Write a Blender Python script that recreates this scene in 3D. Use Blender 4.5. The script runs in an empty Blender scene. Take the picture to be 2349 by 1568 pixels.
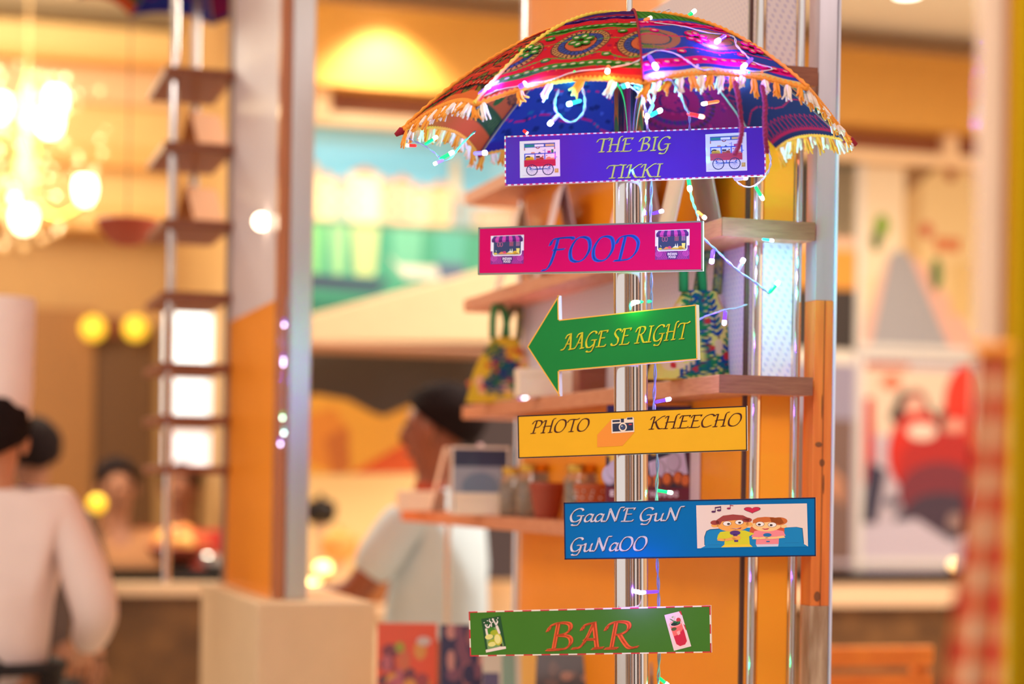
import bpy, bmesh, math, random
import numpy as np
from mathutils import Vector, Matrix
from mathutils.bvhtree import BVHTree

random.seed(7)
SC = bpy.context.scene
COL = SC.collection
PI = math.pi

# ------------------------------------------------------------------ camera
F = 4530.0                     # focal length in photo pixels (69 mm lens)
EYE = 1.5
ROLL = math.radians(0.9)
HOR = 1110.0                   # photo row of the horizon
CA, SA = math.cos(ROLL), math.sin(ROLL)
cam = bpy.data.cameras.new('camera')
cam.sensor_width = 36.0
cam.lens = 36.0 * F / 2349.0
cam.shift_y = (HOR - 784.0) / 2349.0
cam.clip_start = 0.05
cam.dof.use_dof = True
cam.dof.focus_distance = 2.84
cam.dof.aperture_fstop = cam.lens / 36.0   # 36 mm wide opening
cam.dof.aperture_blades = 0
camo = bpy.data.objects.new('camera', cam)
COL.objects.link(camo)
camo.matrix_world = Matrix(((CA, -SA, 0, 0), (0, 0, -1, 0), (SA, CA, 0, EYE), (0, 0, 0, 1)))
SC.camera = camo

# ------------------------------------------------------------------ world, exposure, lights
SC.view_settings.view_transform = 'Standard'
SC.view_settings.look = 'None'
SC.view_settings.exposure = 0.0
SC.view_settings.gamma = 1.0
SC.view_settings.use_curve_mapping = False
world = bpy.data.worlds.new('world')
SC.world = world
world.use_nodes = True
bg = world.node_tree.nodes['Background']
bg.inputs[0].default_value = (1.0, 0.93, 0.90, 1)
bg.inputs[1].default_value = 0.95

U2 = Vector((-0.290, 0.957, 0)).normalized()      # along the shelf unit, away from the camera
V2 = Vector((0.957, 0.290, 0)).normalized()       # along the back wall, to the right


def area(name, loc, size, power, col, rot=(0, 0, 0)):
    l = bpy.data.lights.new(name, 'AREA'); l.shape = 'DISK'; l.size = size
    l.energy = power; l.color = col
    o = bpy.data.objects.new(name, l); o.location = loc; o.rotation_euler = rot
    COL.objects.link(o); return o


def point(name, loc, power, col, r=0.01):
    l = bpy.data.lights.new(name, 'POINT'); l.energy = power; l.color = col; l.shadow_soft_size = r
    o = bpy.data.objects.new(name, l); o.location = loc; COL.objects.link(o); return o


def spot(name, loc, power, col, deg, target, r=0.05, blend=0.6):
    l = bpy.data.lights.new(name, 'SPOT'); l.energy = power; l.color = col; l.spot_size = math.radians(deg)
    l.spot_blend = blend; l.shadow_soft_size = r
    o = bpy.data.objects.new(name, l); o.location = loc
    o.rotation_euler = (Vector(target) - Vector(loc)).to_track_quat('-Z', 'Y').to_euler()
    COL.objects.link(o); return o


WARM = (1.0, 0.86, 0.70)
area('ceiling_lamp_near', (-0.8, 0.3, 3.5), 1.6, 75, (1, .93, .88))
area('ceiling_lamp_side', (2.4, 0.6, 3.5), 1.2, 35, (1, .92, .88))
area('ceiling_lamp_mid', (-2.2, 2.8, 3.55), 1.2, 26, WARM)
area('ceiling_lamp_far', (0.4, 6.2, 3.5), 1.2, 52, (1, .94, .84))
area('ceiling_lamp_left', (-2.6, 7.6, 3.6), 1.4, 125, (1, .93, .74))
fill_at = Vector((-2.75, 8.9, 3.98))
area('cornice_fill', fill_at, 1.6, 46, (1, .88, .66), (math.radians(90), 0, math.radians(17)))  # unseen lamp added to brighten the left cornice in place of cove lighting
area('ceiling_lamp_right', (2.4, 6.4, 3.5), 1.4, 185, (1, .93, .82))

def lin1(c):
    c /= 255.0
    return c / 12.92 if c <= 0.04045 else ((c + 0.055) / 1.055) ** 2.4


def lin(c, k=1.0):
    return tuple(min(1.0, lin1(x) * k) for x in c[:3])


def ray(px, py):
    dx = (px - 1174.5) / F; dz = (HOR - py) / F
    return Vector((dx * CA - dz * SA, 1.0, dx * SA + dz * CA))


CAM = Vector((0, 0, EYE))


def W(px, py, Y):
    return CAM + ray(px, py) * Y


def hit(px, py, p0, n):
    d = ray(px, py)
    return CAM + d * ((Vector(p0) - CAM).dot(n) / d.dot(n))


C0 = W(1652, 860, 3.05); C0.z = 0


def K(t, s, z=0.0):
    """room frame: t away along the shelf unit, s to the right, z up"""
    return C0 + U2 * t + V2 * s + Vector((0, 0, z))


def hit_t(px, py, t):
    return hit(px, py, K(t, 0), U2)


def ts(p):
    r = Vector(p) - C0
    return r.dot(U2), r.dot(V2), p[2]


class MB:
    def __init__(self):
        self.v = []; self.f = []; self.c = []; self.m = []

    def add(self, vs, fs, col=None, mi=0):
        o = len(self.v)
        self.v += [tuple(p) for p in vs]
        for f in fs:
            self.f.append(tuple(i + o for i in f)); self.c.append(col); self.m.append(mi)

    def poly(self, pts, col=None, mi=0):
        self.add(pts, [tuple(range(len(pts)))], col, mi)

    def hexa(self, a, b, col=None, mi=0):
        """a, b: two rings of n points (bottom, top) -> closed prism"""
        n = len(a)
        fs = [tuple(range(n))[::-1], tuple(range(n, 2 * n))]
        fs += [(i, (i + 1) % n, n + (i + 1) % n, n + i) for i in range(n)]
        self.add(list(a) + list(b), fs, col, mi)

    def kbox(self, t0, t1, s0, s1, z0, z1, col=None, mi=0):
        q = [(t0, s0), (t0, s1), (t1, s1), (t1, s0)]
        self.hexa([K(t, s, z0) for t, s in q], [K(t, s, z1) for t, s in q], col, mi)

    def box(self, c, sx, sy, sz, rot=0.0, col=None, mi=0):
        """box standing on c"""
        c = Vector(c); M = Matrix.Rotation(rot, 3, 'Z')
        q = [M @ Vector((x * sx / 2, y * sy / 2, 0)) + c for x, y in ((-1, -1), (1, -1), (1, 1), (-1, 1))]
        self.hexa(q, [p + Vector((0, 0, sz)) for p in q], col, mi)

    def tube(self, pts, r, n=8, col=None, mi=0, cap=True):
        pts = [Vector(p) for p in pts]
        rs = r if isinstance(r, (list, tuple)) else [r] * len(pts)
        rings = []
        up = None
        for i, p in enumerate(pts):
            d = (pts[min(i + 1, len(pts) - 1)] - pts[max(i - 1, 0)])
            d = d.normalized() if d.length > 1e-9 else Vector((0, 0, 1))
            if up is None:
                up = d.orthogonal().normalized()
            a = (up - d * up.dot(d))
            a = a.normalized() if a.length > 1e-6 else d.orthogonal().normalized()
            up = a; b = d.cross(a)
            rings.append([p + (a * math.cos(2 * PI * k / n) + b * math.sin(2 * PI * k / n)) * rs[i] for k in range(n)])
        vs = [q for rg in rings for q in rg]
        fs = []
        for i in range(len(pts) - 1):
            for k in range(n):
                fs.append((i * n + k, i * n + (k + 1) % n, (i + 1) * n + (k + 1) % n, (i + 1) * n + k))
        if cap:
            fs.append(tuple(range(n))[::-1]); fs.append(tuple((len(pts) - 1) * n + k for k in range(n)))
        self.add(vs, fs, col, mi)

    def lathe(self, c, prof, n=24, col=None, mi=0, ax=None):
        """prof: (r, z) from bottom to top about a vertical axis through c"""
        c = Vector(c)
        vs = []
        for r, z in prof:
            for k in range(n):
                a = 2 * PI * k / n
                vs.append(c + Vector((r * math.cos(a), r * math.sin(a), z)))
        fs = []
        for i in range(len(prof) - 1):
            for k in range(n):
                fs.append((i * n + k, i * n + (k + 1) % n, (i + 1) * n + (k + 1) % n, (i + 1) * n + k))
        fs.append(tuple(range(n))[::-1]); fs.append(tuple((len(prof) - 1) * n + k for k in range(n)))
        self.add(vs, fs, col, mi)

    def ball(self, c, rx, ry=None, rz=None, n=16, m=10, col=None, mi=0, rot=None):
        ry = ry or rx; rz = rz or rx; c = Vector(c)
        vs = []
        for i in range(1, m):
            t = PI * i / m
            for k in range(n):
                a = 2 * PI * k / n
                p = Vector((rx * math.sin(t) * math.cos(a), ry * math.sin(t) * math.sin(a), -rz * math.cos(t)))
                vs.append(c + (rot @ p if rot else p))
        b = len(vs)
        for z in (-rz, rz):
            p = Vector((0, 0, z)); vs.append(c + (rot @ p if rot else p))
        fs = []
        for i in range(m - 2):
            for k in range(n):
                fs.append((i * n + k, i * n + (k + 1) % n, (i + 1) * n + (k + 1) % n, (i + 1) * n + k))
        for k in range(n):
            fs.append((b, (k + 1) % n, k)); fs.append((b + 1, (m - 2) * n + k, (m - 2) * n + (k + 1) % n))
        self.add(vs, fs, col, mi)

    def build(self, name, mat, parent=None, smooth=False, origin=None, bevel=0.0, segs=2):
        me = bpy.data.meshes.new(name)
        P = np.array(self.v, dtype=float).reshape(-1, 3)
        if origin is None:
            if parent is not None:
                origin = wloc[parent.name]
            else:
                origin = Vector(((P[:, 0].min() + P[:, 0].max()) / 2, (P[:, 1].min() + P[:, 1].max()) / 2, P[:, 2].min()))
        origin = Vector(origin)
        P = P - np.array(origin)
        me.from_pydata([tuple(p) for p in P], [], self.f)
        for m in (mat if isinstance(mat, (list, tuple)) else [mat]):
            me.materials.append(m)
        if any(self.m):
            me.polygons.foreach_set('material_index', self.m)
        if any(c is not None for c in self.c):
            at = me.color_attributes.new('Col', 'FLOAT_COLOR', 'CORNER')
            arr = []
            for f, c in zip(self.f, self.c):
                arr += list((c or (.5, .5, .5)) + (1.0,)) * len(f)
            at.data.foreach_set('color', arr)
        me.update()
        o = bpy.data.objects.new(name, me)
        COL.objects.link(o)
        if parent is not None:
            o.parent = parent
            o.location = origin - wloc[parent.name]
        else:
            o.location = origin
        wloc[o.name] = origin
        if smooth:
            me.polygons.foreach_set('use_smooth', [True] * len(me.polygons))
            if smooth != 'all':
                try:
                    me.set_sharp_from_angle(angle=math.radians(35))
                except Exception:
                    pass
        if bevel:
            b = o.modifiers.new('bevel', 'BEVEL'); b.width = bevel; b.segments = segs; b.limit_method = 'ANGLE'
        return o


wloc = {}


def tag(o, label=None, cat=None, group=None, kind=None):
    if label: o['label'] = label
    if cat: o['category'] = cat
    if group: o['group'] = group
    if kind: o['kind'] = kind
    return o


def thing(name, label, cat, loc, group=None):
    o = bpy.data.objects.new(name, None)
    o.empty_display_size = 0.05
    o.location = loc
    COL.objects.link(o)
    wloc[o.name] = Vector(loc)
    return tag(o, label, cat, group)


def copy_tree(o, parent=None):
    c = o.copy(); COL.objects.link(c)
    if parent is not None: c.parent = parent
    wloc[c.name] = wloc[o.name].copy()
    for ch in o.children:
        copy_tree(ch, c)
    return c


def place_copy(src, parent, M):
    """copy of a unit mesh object placed by world matrix M under parent"""
    c = src.copy(); COL.objects.link(c)
    c.parent = parent
    c.matrix_basis = Matrix.Translation(-wloc[parent.name]) @ M
    wloc[c.name] = M.translation.copy()
    return c


# ------------------------------------------------------------------ materials
def mat(name, rgb, rough=0.5, metal=0.0, spec=0.5, emit=None, estr=0.0, var=0.06, scale=18.0, bump=0.0,
        coat=0.0, alpha=1.0, trans=0.0, k=1.0, rgb2=None, stretch=(1, 1, 1)):
    m = bpy.data.materials.new(name); m.use_nodes = True
    nt = m.node_tree; b = nt.nodes['Principled BSDF']
    base = lin(rgb, k)
    tc = nt.nodes.new('ShaderNodeTexCoord')
    mp = nt.nodes.new('ShaderNodeMapping'); mp.inputs['Scale'].default_value = stretch
    nz = nt.nodes.new('ShaderNodeTexNoise'); nz.inputs['Scale'].default_value = scale; nz.inputs['Detail'].default_value = 4
    nt.links.new(tc.outputs['Object'], mp.inputs[0]); nt.links.new(mp.outputs[0], nz.inputs['Vector'])
    mx = nt.nodes.new('ShaderNodeMix'); mx.data_type = 'RGBA'
    a = tuple(x * (1 - var) for x in base); c = lin(rgb2, k) if rgb2 else tuple(min(1, x * (1 + var)) for x in base)
    mx.inputs[6].default_value = a + (1,); mx.inputs[7].default_value = c + (1,)
    if rgb2:
        rp = nt.nodes.new('ShaderNodeMapRange'); rp.inputs[1].default_value = .35; rp.inputs[2].default_value = .65
        nt.links.new(nz.outputs[0], rp.inputs[0]); nt.links.new(rp.outputs[0], mx.inputs[0])
    else:
        nt.links.new(nz.outputs[0], mx.inputs[0])
    nt.links.new(mx.outputs[2], b.inputs['Base Color'])
    b.inputs['Roughness'].default_value = rough
    b.inputs['Metallic'].default_value = metal
    b.inputs['Specular IOR Level'].default_value = spec
    b.inputs['Coat Weight'].default_value = coat
    b.inputs['Transmission Weight'].default_value = trans
    b.inputs['Alpha'].default_value = alpha
    if emit:
        b.inputs['Emission Color'].default_value = lin(emit) + (1,)
        b.inputs['Emission Strength'].default_value = estr
    if bump:
        bp = nt.nodes.new('ShaderNodeBump'); bp.inputs['Strength'].default_value = bump; bp.inputs['Distance'].default_value = 0.004
        nt.links.new(nz.outputs[0], bp.inputs['Height']); nt.links.new(bp.outputs[0], b.inputs['Normal'])
    return m


def print_mat(name, rough=0.5, coat=0.0, weave=0.0, sheen=0.0, emis=0.0):
    """printed or woven colour held in the mesh's own colour layer"""
    m = bpy.data.materials.new(name); m.use_nodes = True
    nt = m.node_tree; b = nt.nodes['Principled BSDF']
    at = nt.nodes.new('ShaderNodeAttribute'); at.attribute_name = 'Col'
    nz = nt.nodes.new('ShaderNodeTexNoise'); nz.inputs['Scale'].default_value = 900 if weave else 60
    mx = nt.nodes.new('ShaderNodeMix'); mx.data_type = 'RGBA'; mx.blend_type = 'MULTIPLY'
    mx.inputs[0].default_value = 0.35 if weave else 0.05
    nt.links.new(at.outputs['Color'], mx.inputs[6]); nt.links.new(nz.outputs['Color'], mx.inputs[7])
    nt.links.new(mx.outputs[2] if weave else at.outputs['Color'], b.inputs['Base Color'])
    b.inputs['Roughness'].default_value = rough; b.inputs['Coat Weight'].default_value = coat
    b.inputs['Specular IOR Level'].default_value = 0.1 if weave else 0.35
    b.inputs['Sheen Weight'].default_value = sheen
    if weave:
        bp = nt.nodes.new('ShaderNodeBump'); bp.inputs['Strength'].default_value = 0.5; bp.inputs['Distance'].default_value = 0.0008
        nt.links.new(nz.outputs[0], bp.inputs['Height']); nt.links.new(bp.outputs[0], b.inputs['Normal'])
    return m


PRINT = print_mat('printed_paper', 0.45, 0.1)
BOARDPRINT = print_mat('printed_board', 0.6)
CLOTH = print_mat('woven_cloth', 0.95, 0, 1.0, 0.0)
STEEL = mat('polished_steel', (228, 222, 218), 0.09, 1.0, var=0.02)
STEEL_B = mat('brushed_steel', (205, 200, 200), 0.28, 1.0, var=0.05, stretch=(40, 40, 1))
FOAM = mat('white_foam_board', (238, 226, 226), 0.7)

# ------------------------------------------------------------------ calligraphic letters
GL = {
 'T': (.74, [[(.0, .74), (.08, .92), (.28, .97), (.6, .95), (.8, 1.04)], [(.42, .95), (.40, .03)], [(.24, .01), (.58, .01)]]),
 'H': (.88, [[(.02, .84), (.1, .97), (.22, .96)], [(.2, .97), (.18, .03)], [(.04, .01), (.32, .01)], [(.86, 1.12), (.72, 1.06), (.67, .85), (.66, .03)], [(.54, .01), (.82, .03)], [(.1, .46), (.3, .52), (.67, .52)]]),
 'E': (.70, [[(.04, .78), (.1, .95), (.24, .97)], [(.22, .97), (.19, .03)], [(.22, .96), (.66, .98)], [(.64, .98), (.63, .86)], [(.22, .53), (.52, .54)], [(.02, .015), (.58, .015), (.68, .12)]]),
 'B': (.80, [[(.0, .70), (.08, .90), (.3, 1.0), (.56, .97), (.62, .78), (.5, .6), (.28, .53)], [(.3, .54), (.6, .48), (.68, .26), (.56, .05), (.3, .0), (.04, .0)], [(.27, .98), (.22, .03)]]),
 'I': (.42, [[(.2, .97), (.2, .03)], [(.05, .98), (.36, .98)], [(.03, .01), (.36, .01)]]),
 'G': (.84, [[(.72, .84), (.64, .96), (.44, .99), (.2, .82), (.07, .45), (.18, .08), (.42, .03), (.64, .2)], [(.68, .46), (.66, .05), (.54, -.22), (.3, -.24), (.2, -.18)], [(.44, .46), (.8, .46)]]),
 'K': (.86, [[(.0, .76), (.08, .95), (.22, .97)], [(.22, .97), (.18, .03)], [(.03, .01), (.33, .01)], [(.84, 1.0), (.66, .95), (.22, .47)], [(.34, .58), (.5, .22), (.66, .02), (.86, .04)]]),
 'F': (.80, [[(-.10, -.30), (.02, -.30), (.16, -.12), (.26, .3), (.33, .95)], [(.06, .68), (.14, .9), (.34, .96), (.82, .98), (.92, .9)], [(.2, .5), (.62, .52)]]),
 'O': (.88, [[(.44, .99), (.22, .88), (.07, .5), (.14, .12), (.38, .0), (.64, .12), (.79, .5), (.7, .88), (.44, .99)]]),
 'D': (.95, [[(.02, .68), (.1, .9), (.36, .99), (.64, .95), (.84, .72), (.82, .34), (.62, .08), (.36, .01), (.04, .0)], [(.32, .97), (.24, .03)]]),
 'A': (.80, [[(.14, .72), (.22, .9), (.48, .99)], [(.46, .99), (.3, .4), (.14, .08), (-.06, .03)], [(.46, .99), (.62, .03)], [(.5, .01), (.78, .04)], [(.24, .36), (.56, .36)]]),
 'S': (.62, [[(.56, .86), (.46, .98), (.26, .96), (.16, .78), (.28, .58), (.46, .4), (.48, .14), (.3, .01), (.1, .03), (.02, .14)]]),
 'R': (.86, [[(.0, .70), (.08, .90), (.3, 1.0), (.58, .96), (.64, .76), (.5, .57), (.28, .5)], [(.27, .98), (.22, .03)], [(.06, .01), (.38, .01)], [(.4, .52), (.56, .22), (.72, .02), (.94, .05)]]),
 'P': (.72, [[(.0, .74), (.08, .92), (.3, 1.0), (.58, .95), (.65, .72), (.5, .5), (.26, .44)], [(.27, .98), (.2, .03)], [(.04, .01), (.38, .01)]]),
 'C': (.76, [[(.74, .84), (.66, .96), (.46, .99), (.2, .82), (.07, .45), (.18, .08), (.42, .01), (.7, .14)]]),
 'N': (.98, [[(-.06, .02), (.1, .04), (.18, .3), (.22, .95)], [(.2, .97), (.66, .02)], [(.66, .02), (.72, .7), (.8, 1.02), (1.0, 1.04)]]),
 'a': (.60, [[(.46, .5), (.3, .58), (.12, .42), (.07, .15), (.18, .01), (.34, .1), (.46, .34)], [(.5, .56), (.45, .12), (.52, .01), (.62, .08)]]),
 'u': (.64, [[(.0, .48), (.1, .56), (.11, .3), (.12, .08), (.24, .0), (.42, .18), (.48, .36)], [(.5, .56), (.46, .12), (.53, .01), (.64, .08)]]),
}


def spline(pts, n=7):
    if len(pts) == 2:
        return [pts[0], pts[1]]
    P = [np.array(p, float) for p in pts]
    closed = np.allclose(P[0], P[-1])
    out = []
    for i in range(len(P) - 1):
        p0 = P[i - 1] if i else (P[-2] if closed else 2 * P[0] - P[1])
        p1, p2 = P[i], P[i + 1]
        p3 = P[i + 2] if i + 2 < len(P) else (P[1] if closed else 2 * P[-1] - P[-2])
        for k in range(n):
            t = k / n
            out.append(tuple(0.5 * ((2 * p1) + (-p0 + p2) * t + (2 * p0 - 5 * p1 + 4 * p2 - p3) * t * t + (-p0 + 3 * p1 - 3 * p2 + p3) * t ** 3)))
    out.append(tuple(P[-1]))
    return out


def word(text, x0, y0, x1, y1, cap, slant=0.20, nib=0.165, ang=28, space=.42):
    """polygons (photo pixels, y down) of a calligraphic word on the baseline (x0,y0)-(x1,y1)"""
    tot = sum(GL[c][0] if c != ' ' else space for c in text)
    Lx = x1 - x0; sx = Lx / tot; sl = (y1 - y0) / Lx
    out = []; cx = 0.0
    nx, ny = nib * cap / 2 * math.cos(math.radians(ang)), nib * cap / 2 * math.sin(math.radians(ang))
    for c in text:
        if c == ' ':
            cx += space; continue
        adv, strokes = GL[c]
        for st in strokes:
            q = []
            for gx, gy in spline(st):
                X = (cx + gx) * sx + slant * gy * cap
                q.append((X, gy * cap))
            for (ax, ay), (bx, by) in zip(q, q[1:]):
                L = math.hypot(bx - ax, by - ay) or 1
                ox, oy = -(by - ay) / L * .030 * cap, (bx - ax) / L * .030 * cap
                for (ux, uy) in ((nx, ny), (ox, oy)):
                    pts = [(ax - ux, ay - uy), (bx - ux, by - uy), (bx + ux, by + uy), (ax + ux, ay + uy)]
                    out.append([(x0 + X, y0 + sl * X - Y) for X, Y in pts])
        cx += adv
    return out


def sans(text, bold=0.02):
    """triangles of the built-in font, normalised to height 1"""
    cu = bpy.data.curves.new('lettering', 'FONT'); cu.body = text; cu.offset = bold; cu.resolution_u = 2
    o = bpy.data.objects.new('lettering', cu); COL.objects.link(o)
    bpy.context.view_layer.update()
    me = o.evaluated_get(bpy.context.evaluated_depsgraph_get()).to_mesh()
    V = [(v.co.x, v.co.y) for v in me.vertices]; Fc = [tuple(p.vertices) for p in me.polygons]
    bpy.data.objects.remove(o); bpy.data.curves.remove(cu)
    xs = [v[0] for v in V]; ys = [v[1] for v in V]
    return [[((V[i][0] - min(xs)) / (max(xs) - min(xs)), (V[i][1] - min(ys)) / (max(ys) - min(ys))) for i in f] for f in Fc]


# ------------------------------------------------------------------ flat artwork in unit squares (x right, y down)
def rect(a, b, c, d): return [(a, b), (c, b), (c, d), (a, d)]


def ell(cx, cy, rx, ry, n=22, a0=0, a1=360):
    m = n if a1 - a0 >= 360 else n + 1
    return [(cx + rx * math.cos(math.radians(a0 + (a1 - a0) * k / n)), cy + ry * math.sin(math.radians(a0 + (a1 - a0) * k / n))) for k in range(m)]


def ring(cx, cy, rx, ry, w, n=28, a0=0, a1=360):
    out = []
    for k in range(n):
        p = [math.radians(a0 + (a1 - a0) * (k + j) / n) for j in (0, 1)]
        out.append([(cx + rx * math.cos(p[0]), cy + ry * math.sin(p[0])), (cx + rx * math.cos(p[1]), cy + ry * math.sin(p[1])),
                    (cx + (rx - w) * math.cos(p[1]), cy + (ry - w) * math.sin(p[1])), (cx + (rx - w) * math.cos(p[0]), cy + (ry - w) * math.sin(p[0]))])
    return out


def line(pts, w):
    out = []
    for (ax, ay), (bx, by) in zip(pts, pts[1:]):
        L = math.hypot(bx - ax, by - ay) or 1
        ox, oy = -(by - ay) / L * w / 2, (bx - ax) / L * w / 2
        out.append([(ax - ox, ay - oy), (bx - ox, by - oy), (bx + ox, by + oy), (ax + ox, ay + oy)])
    return out


def art_cart():
    A = []
    a = lambda c, *ps: A.extend((p, c) for p in ps)
    a((240, 226, 240), rect(0, 0, 1, 1))
    a((222, 205, 222), rect(.06, .93, .8, .945))
    a((40, 60, 150), rect(.11, .075, .88, .11))
    a((60, 90, 190), rect(.11, .09, .88, .185))
    a((35, 135, 130), rect(.13, .105, .36, .165)); a((245, 235, 250), rect(.37, .105, .60, .165)); a((225, 185, 130), rect(.64, .105, .86, .165))
    a((170, 40, 60), rect(.11, .185, .13, .26), rect(.86, .185, .88, .25))
    A.extend((p, (150, 40, 60)) for p in ring(.45, .17, .055, .055, .02, 12, 0, 180))
    a((225, 140, 120), [(.27, .35), (.29, .31), (.36, .31), (.39, .35)])
    a((90, 90, 130), [(.45, .35), (.49, .305), (.54, .35)])
    a((150, 140, 225), rect(.57, .27, .64, .285), rect(.62, .24, .64, .35))
    a((190, 30, 130), rect(.69, .29, .77, .35)); a((30, 110, 90), rect(.785, .255, .84, .345))
    a((45, 75, 215), rect(.11, .345, .88, .372), rect(.11, .35, .135, .53), rect(.365, .36, .39, .53), rect(.61, .36, .635, .53), rect(.865, .32, .895, .53))
    a((45, 75, 215), rect(.895, .46, .93, .475))
    a((70, 25, 45), ell(.21, .465, .075, .055)); a((235, 180, 40), ell(.20, .49, .06, .04), ell(.29, .485, .055, .05), rect(.14, .49, .355, .53))
    a((60, 25, 60), rect(.40, .42, .50, .47)); a((200, 70, 60), rect(.40, .48, .60, .53), ell(.54, .48, .05, .03)); a((120, 30, 40), rect(.555, .42, .59, .45))
    a((235, 140, 120), rect(.65, .485, .86, .53), ell(.72, .48, .05, .025)); a((200, 90, 80), ell(.67, .415, .015, .015))
    a((203, 22, 72), rect(.105, .525, .89, .705)); a((185, 15, 66), rect(.105, .60, .89, .612))
    a((30, 85, 190), rect(.24, .765, .76, .795))
    A.extend((p, (30, 85, 190)) for p in line([(.24, .71), (.31, .79)], .035) + line([(.76, .71), (.69, .79)], .035) + line([(.5, .705), (.5, .77)], .02))
    for cx in (.30, .70):
        for k in range(12):
            an = math.radians(k * 30 + 8)
            A.extend((p, (190, 175, 215)) for p in line([(cx, .80), (cx + .12 * math.cos(an), .80 + .13 * math.sin(an))], .008))
        A.extend((p, (35, 30, 95)) for p in ring(cx, .80, .145, .155, .022))
    a((215, 160, 80), rect(.865, .785, .96, .895)); a((230, 185, 110), rect(.88, .80, .93, .85))
    return A


def art_stall():
    A = []
    a = lambda c, *ps: A.extend((p, c) for p in ps)
    a((240, 222, 240), rect(0, 0, 1, .56)); a((135, 32, 135), rect(0, .54, 1, 1))
    for cx in (.10, .90):
        for cy, r in ((.80, .10), (.80, .07), (.80, .04)):
            A.extend((p, (208, 70, 175)) for p in ring(cx, cy, r, r, .016, 16))
    for i in range(6):
        x = .02 + i * .05
        for X, sg in ((x, 1), (1 - x, -1)):
            A.extend((p, (208, 70, 175)) for p in line([(X, .66), (X + sg * .06, .74), (X + sg * .02, .84), (X + sg * .08, .93), (X + sg * .04, .99)], .012))
    a((246, 232, 246), [(.06, .12), (.94, .12), (.94, .66), (.90, .715), (.10, .715), (.06, .66)])
    a((48, 56, 100), [(.09, .14), (.91, .14), (.91, .65), (.88, .685), (.12, .685), (.09, .65)])
    a((160, 150, 165), [(.09, .63), (.91, .63), (.91, .65), (.88, .685), (.12, .685), (.09, .65)])
    for x in (.21, .29):
        A.extend((p, (200, 90, 130)) for p in ring(x + .03, .31, .045, .085, .016, 14))
    for x in (.57, .60, .63, .66, .77, .80, .83, .86):
        a((215, 95, 110) if x < .7 else (205, 130, 175), rect(x, .20, x + .013, .38))
    a((225, 200, 70), ell(.15, .63, .05, .035)); a((225, 225, 215), [(.15, .5), (.18, .54), (.17, .58)])
    a((228, 130, 75), [(.23, .65), (.31, .57), (.45, .57), (.50, .65)]); a((215, 60, 120), ell(.42, .59, .05, .04))
    a((235, 180, 60), rect(.49, .61, .68, .66)); a((240, 230, 200), [(.5, .6), (.56, .56), (.66, .56), (.68, .61)])
    a((235, 235, 215), [(.575, .56), (.59, .46), (.61, .56)], [(.635, .56), (.65, .45), (.67, .56)])
    a((236, 178, 50), ell(.74, .61, .07, .06), rect(.68, .60, .87, .66)); a((240, 220, 120), [(.77, .46), (.88, .46), (.86, .64), (.79, .64)])
    a((170, 50, 50), rect(.785, .62, .83, .64))
    cols = [(88, 22, 120), (214, 66, 172)]
    n = 9
    for i in range(n):
        x0, x1 = .03 + i * .94 / n, .03 + (i + 1) * .94 / n
        tx0, tx1 = .10 + i * .80 / n, .10 + (i + 1) * .80 / n
        a(cols[i % 2], [(tx0, .02), (tx1, .02), (x1, .12), (x1, .20), (x0, .20), (x0, .12)], ell((x0 + x1) / 2, .20, (x1 - x0) / 2, .035, 12))
    a((88, 22, 118), [(.33, .735), (.67, .735), (.67, .88), (.60, .985), (.40, .985), (.33, .88)])
    for tx, y0, y1, x0, x1 in (('INDIAN', .765, .855, .365, .635), ('FOOD', .87, .955, .395, .605)):
        for p in sans(tx, .03):
            A.append(([(x0 + q[0] * (x1 - x0), y1 - q[1] * (y1 - y0)) for q in p], (245, 225, 240)))
    return A


def art_camera():
    A = []
    a = lambda c, *ps: A.extend((p, c) for p in ps)
    a((238, 212, 190), rect(0, .08, 1, 1), rect(.68, 0, .98, .1))
    a((36, 44, 70), rect(.05, .13, .38, .27), rect(.42, .06, .56, .32), rect(.70, .02, .94, .15), rect(.05, .36, .96, .90))
    a((238, 212, 190), ell(.5, .63, .18, .29)); a((36, 44, 70), ell(.5, .63, .125, .20)); a((60, 72, 110), ell(.5, .63, .09, .14))
    a((245, 235, 225), ell(.46, .56, .025, .04, 8)); a((215, 50, 50), rect(.77, .44, .90, .52))
    return A


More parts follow.
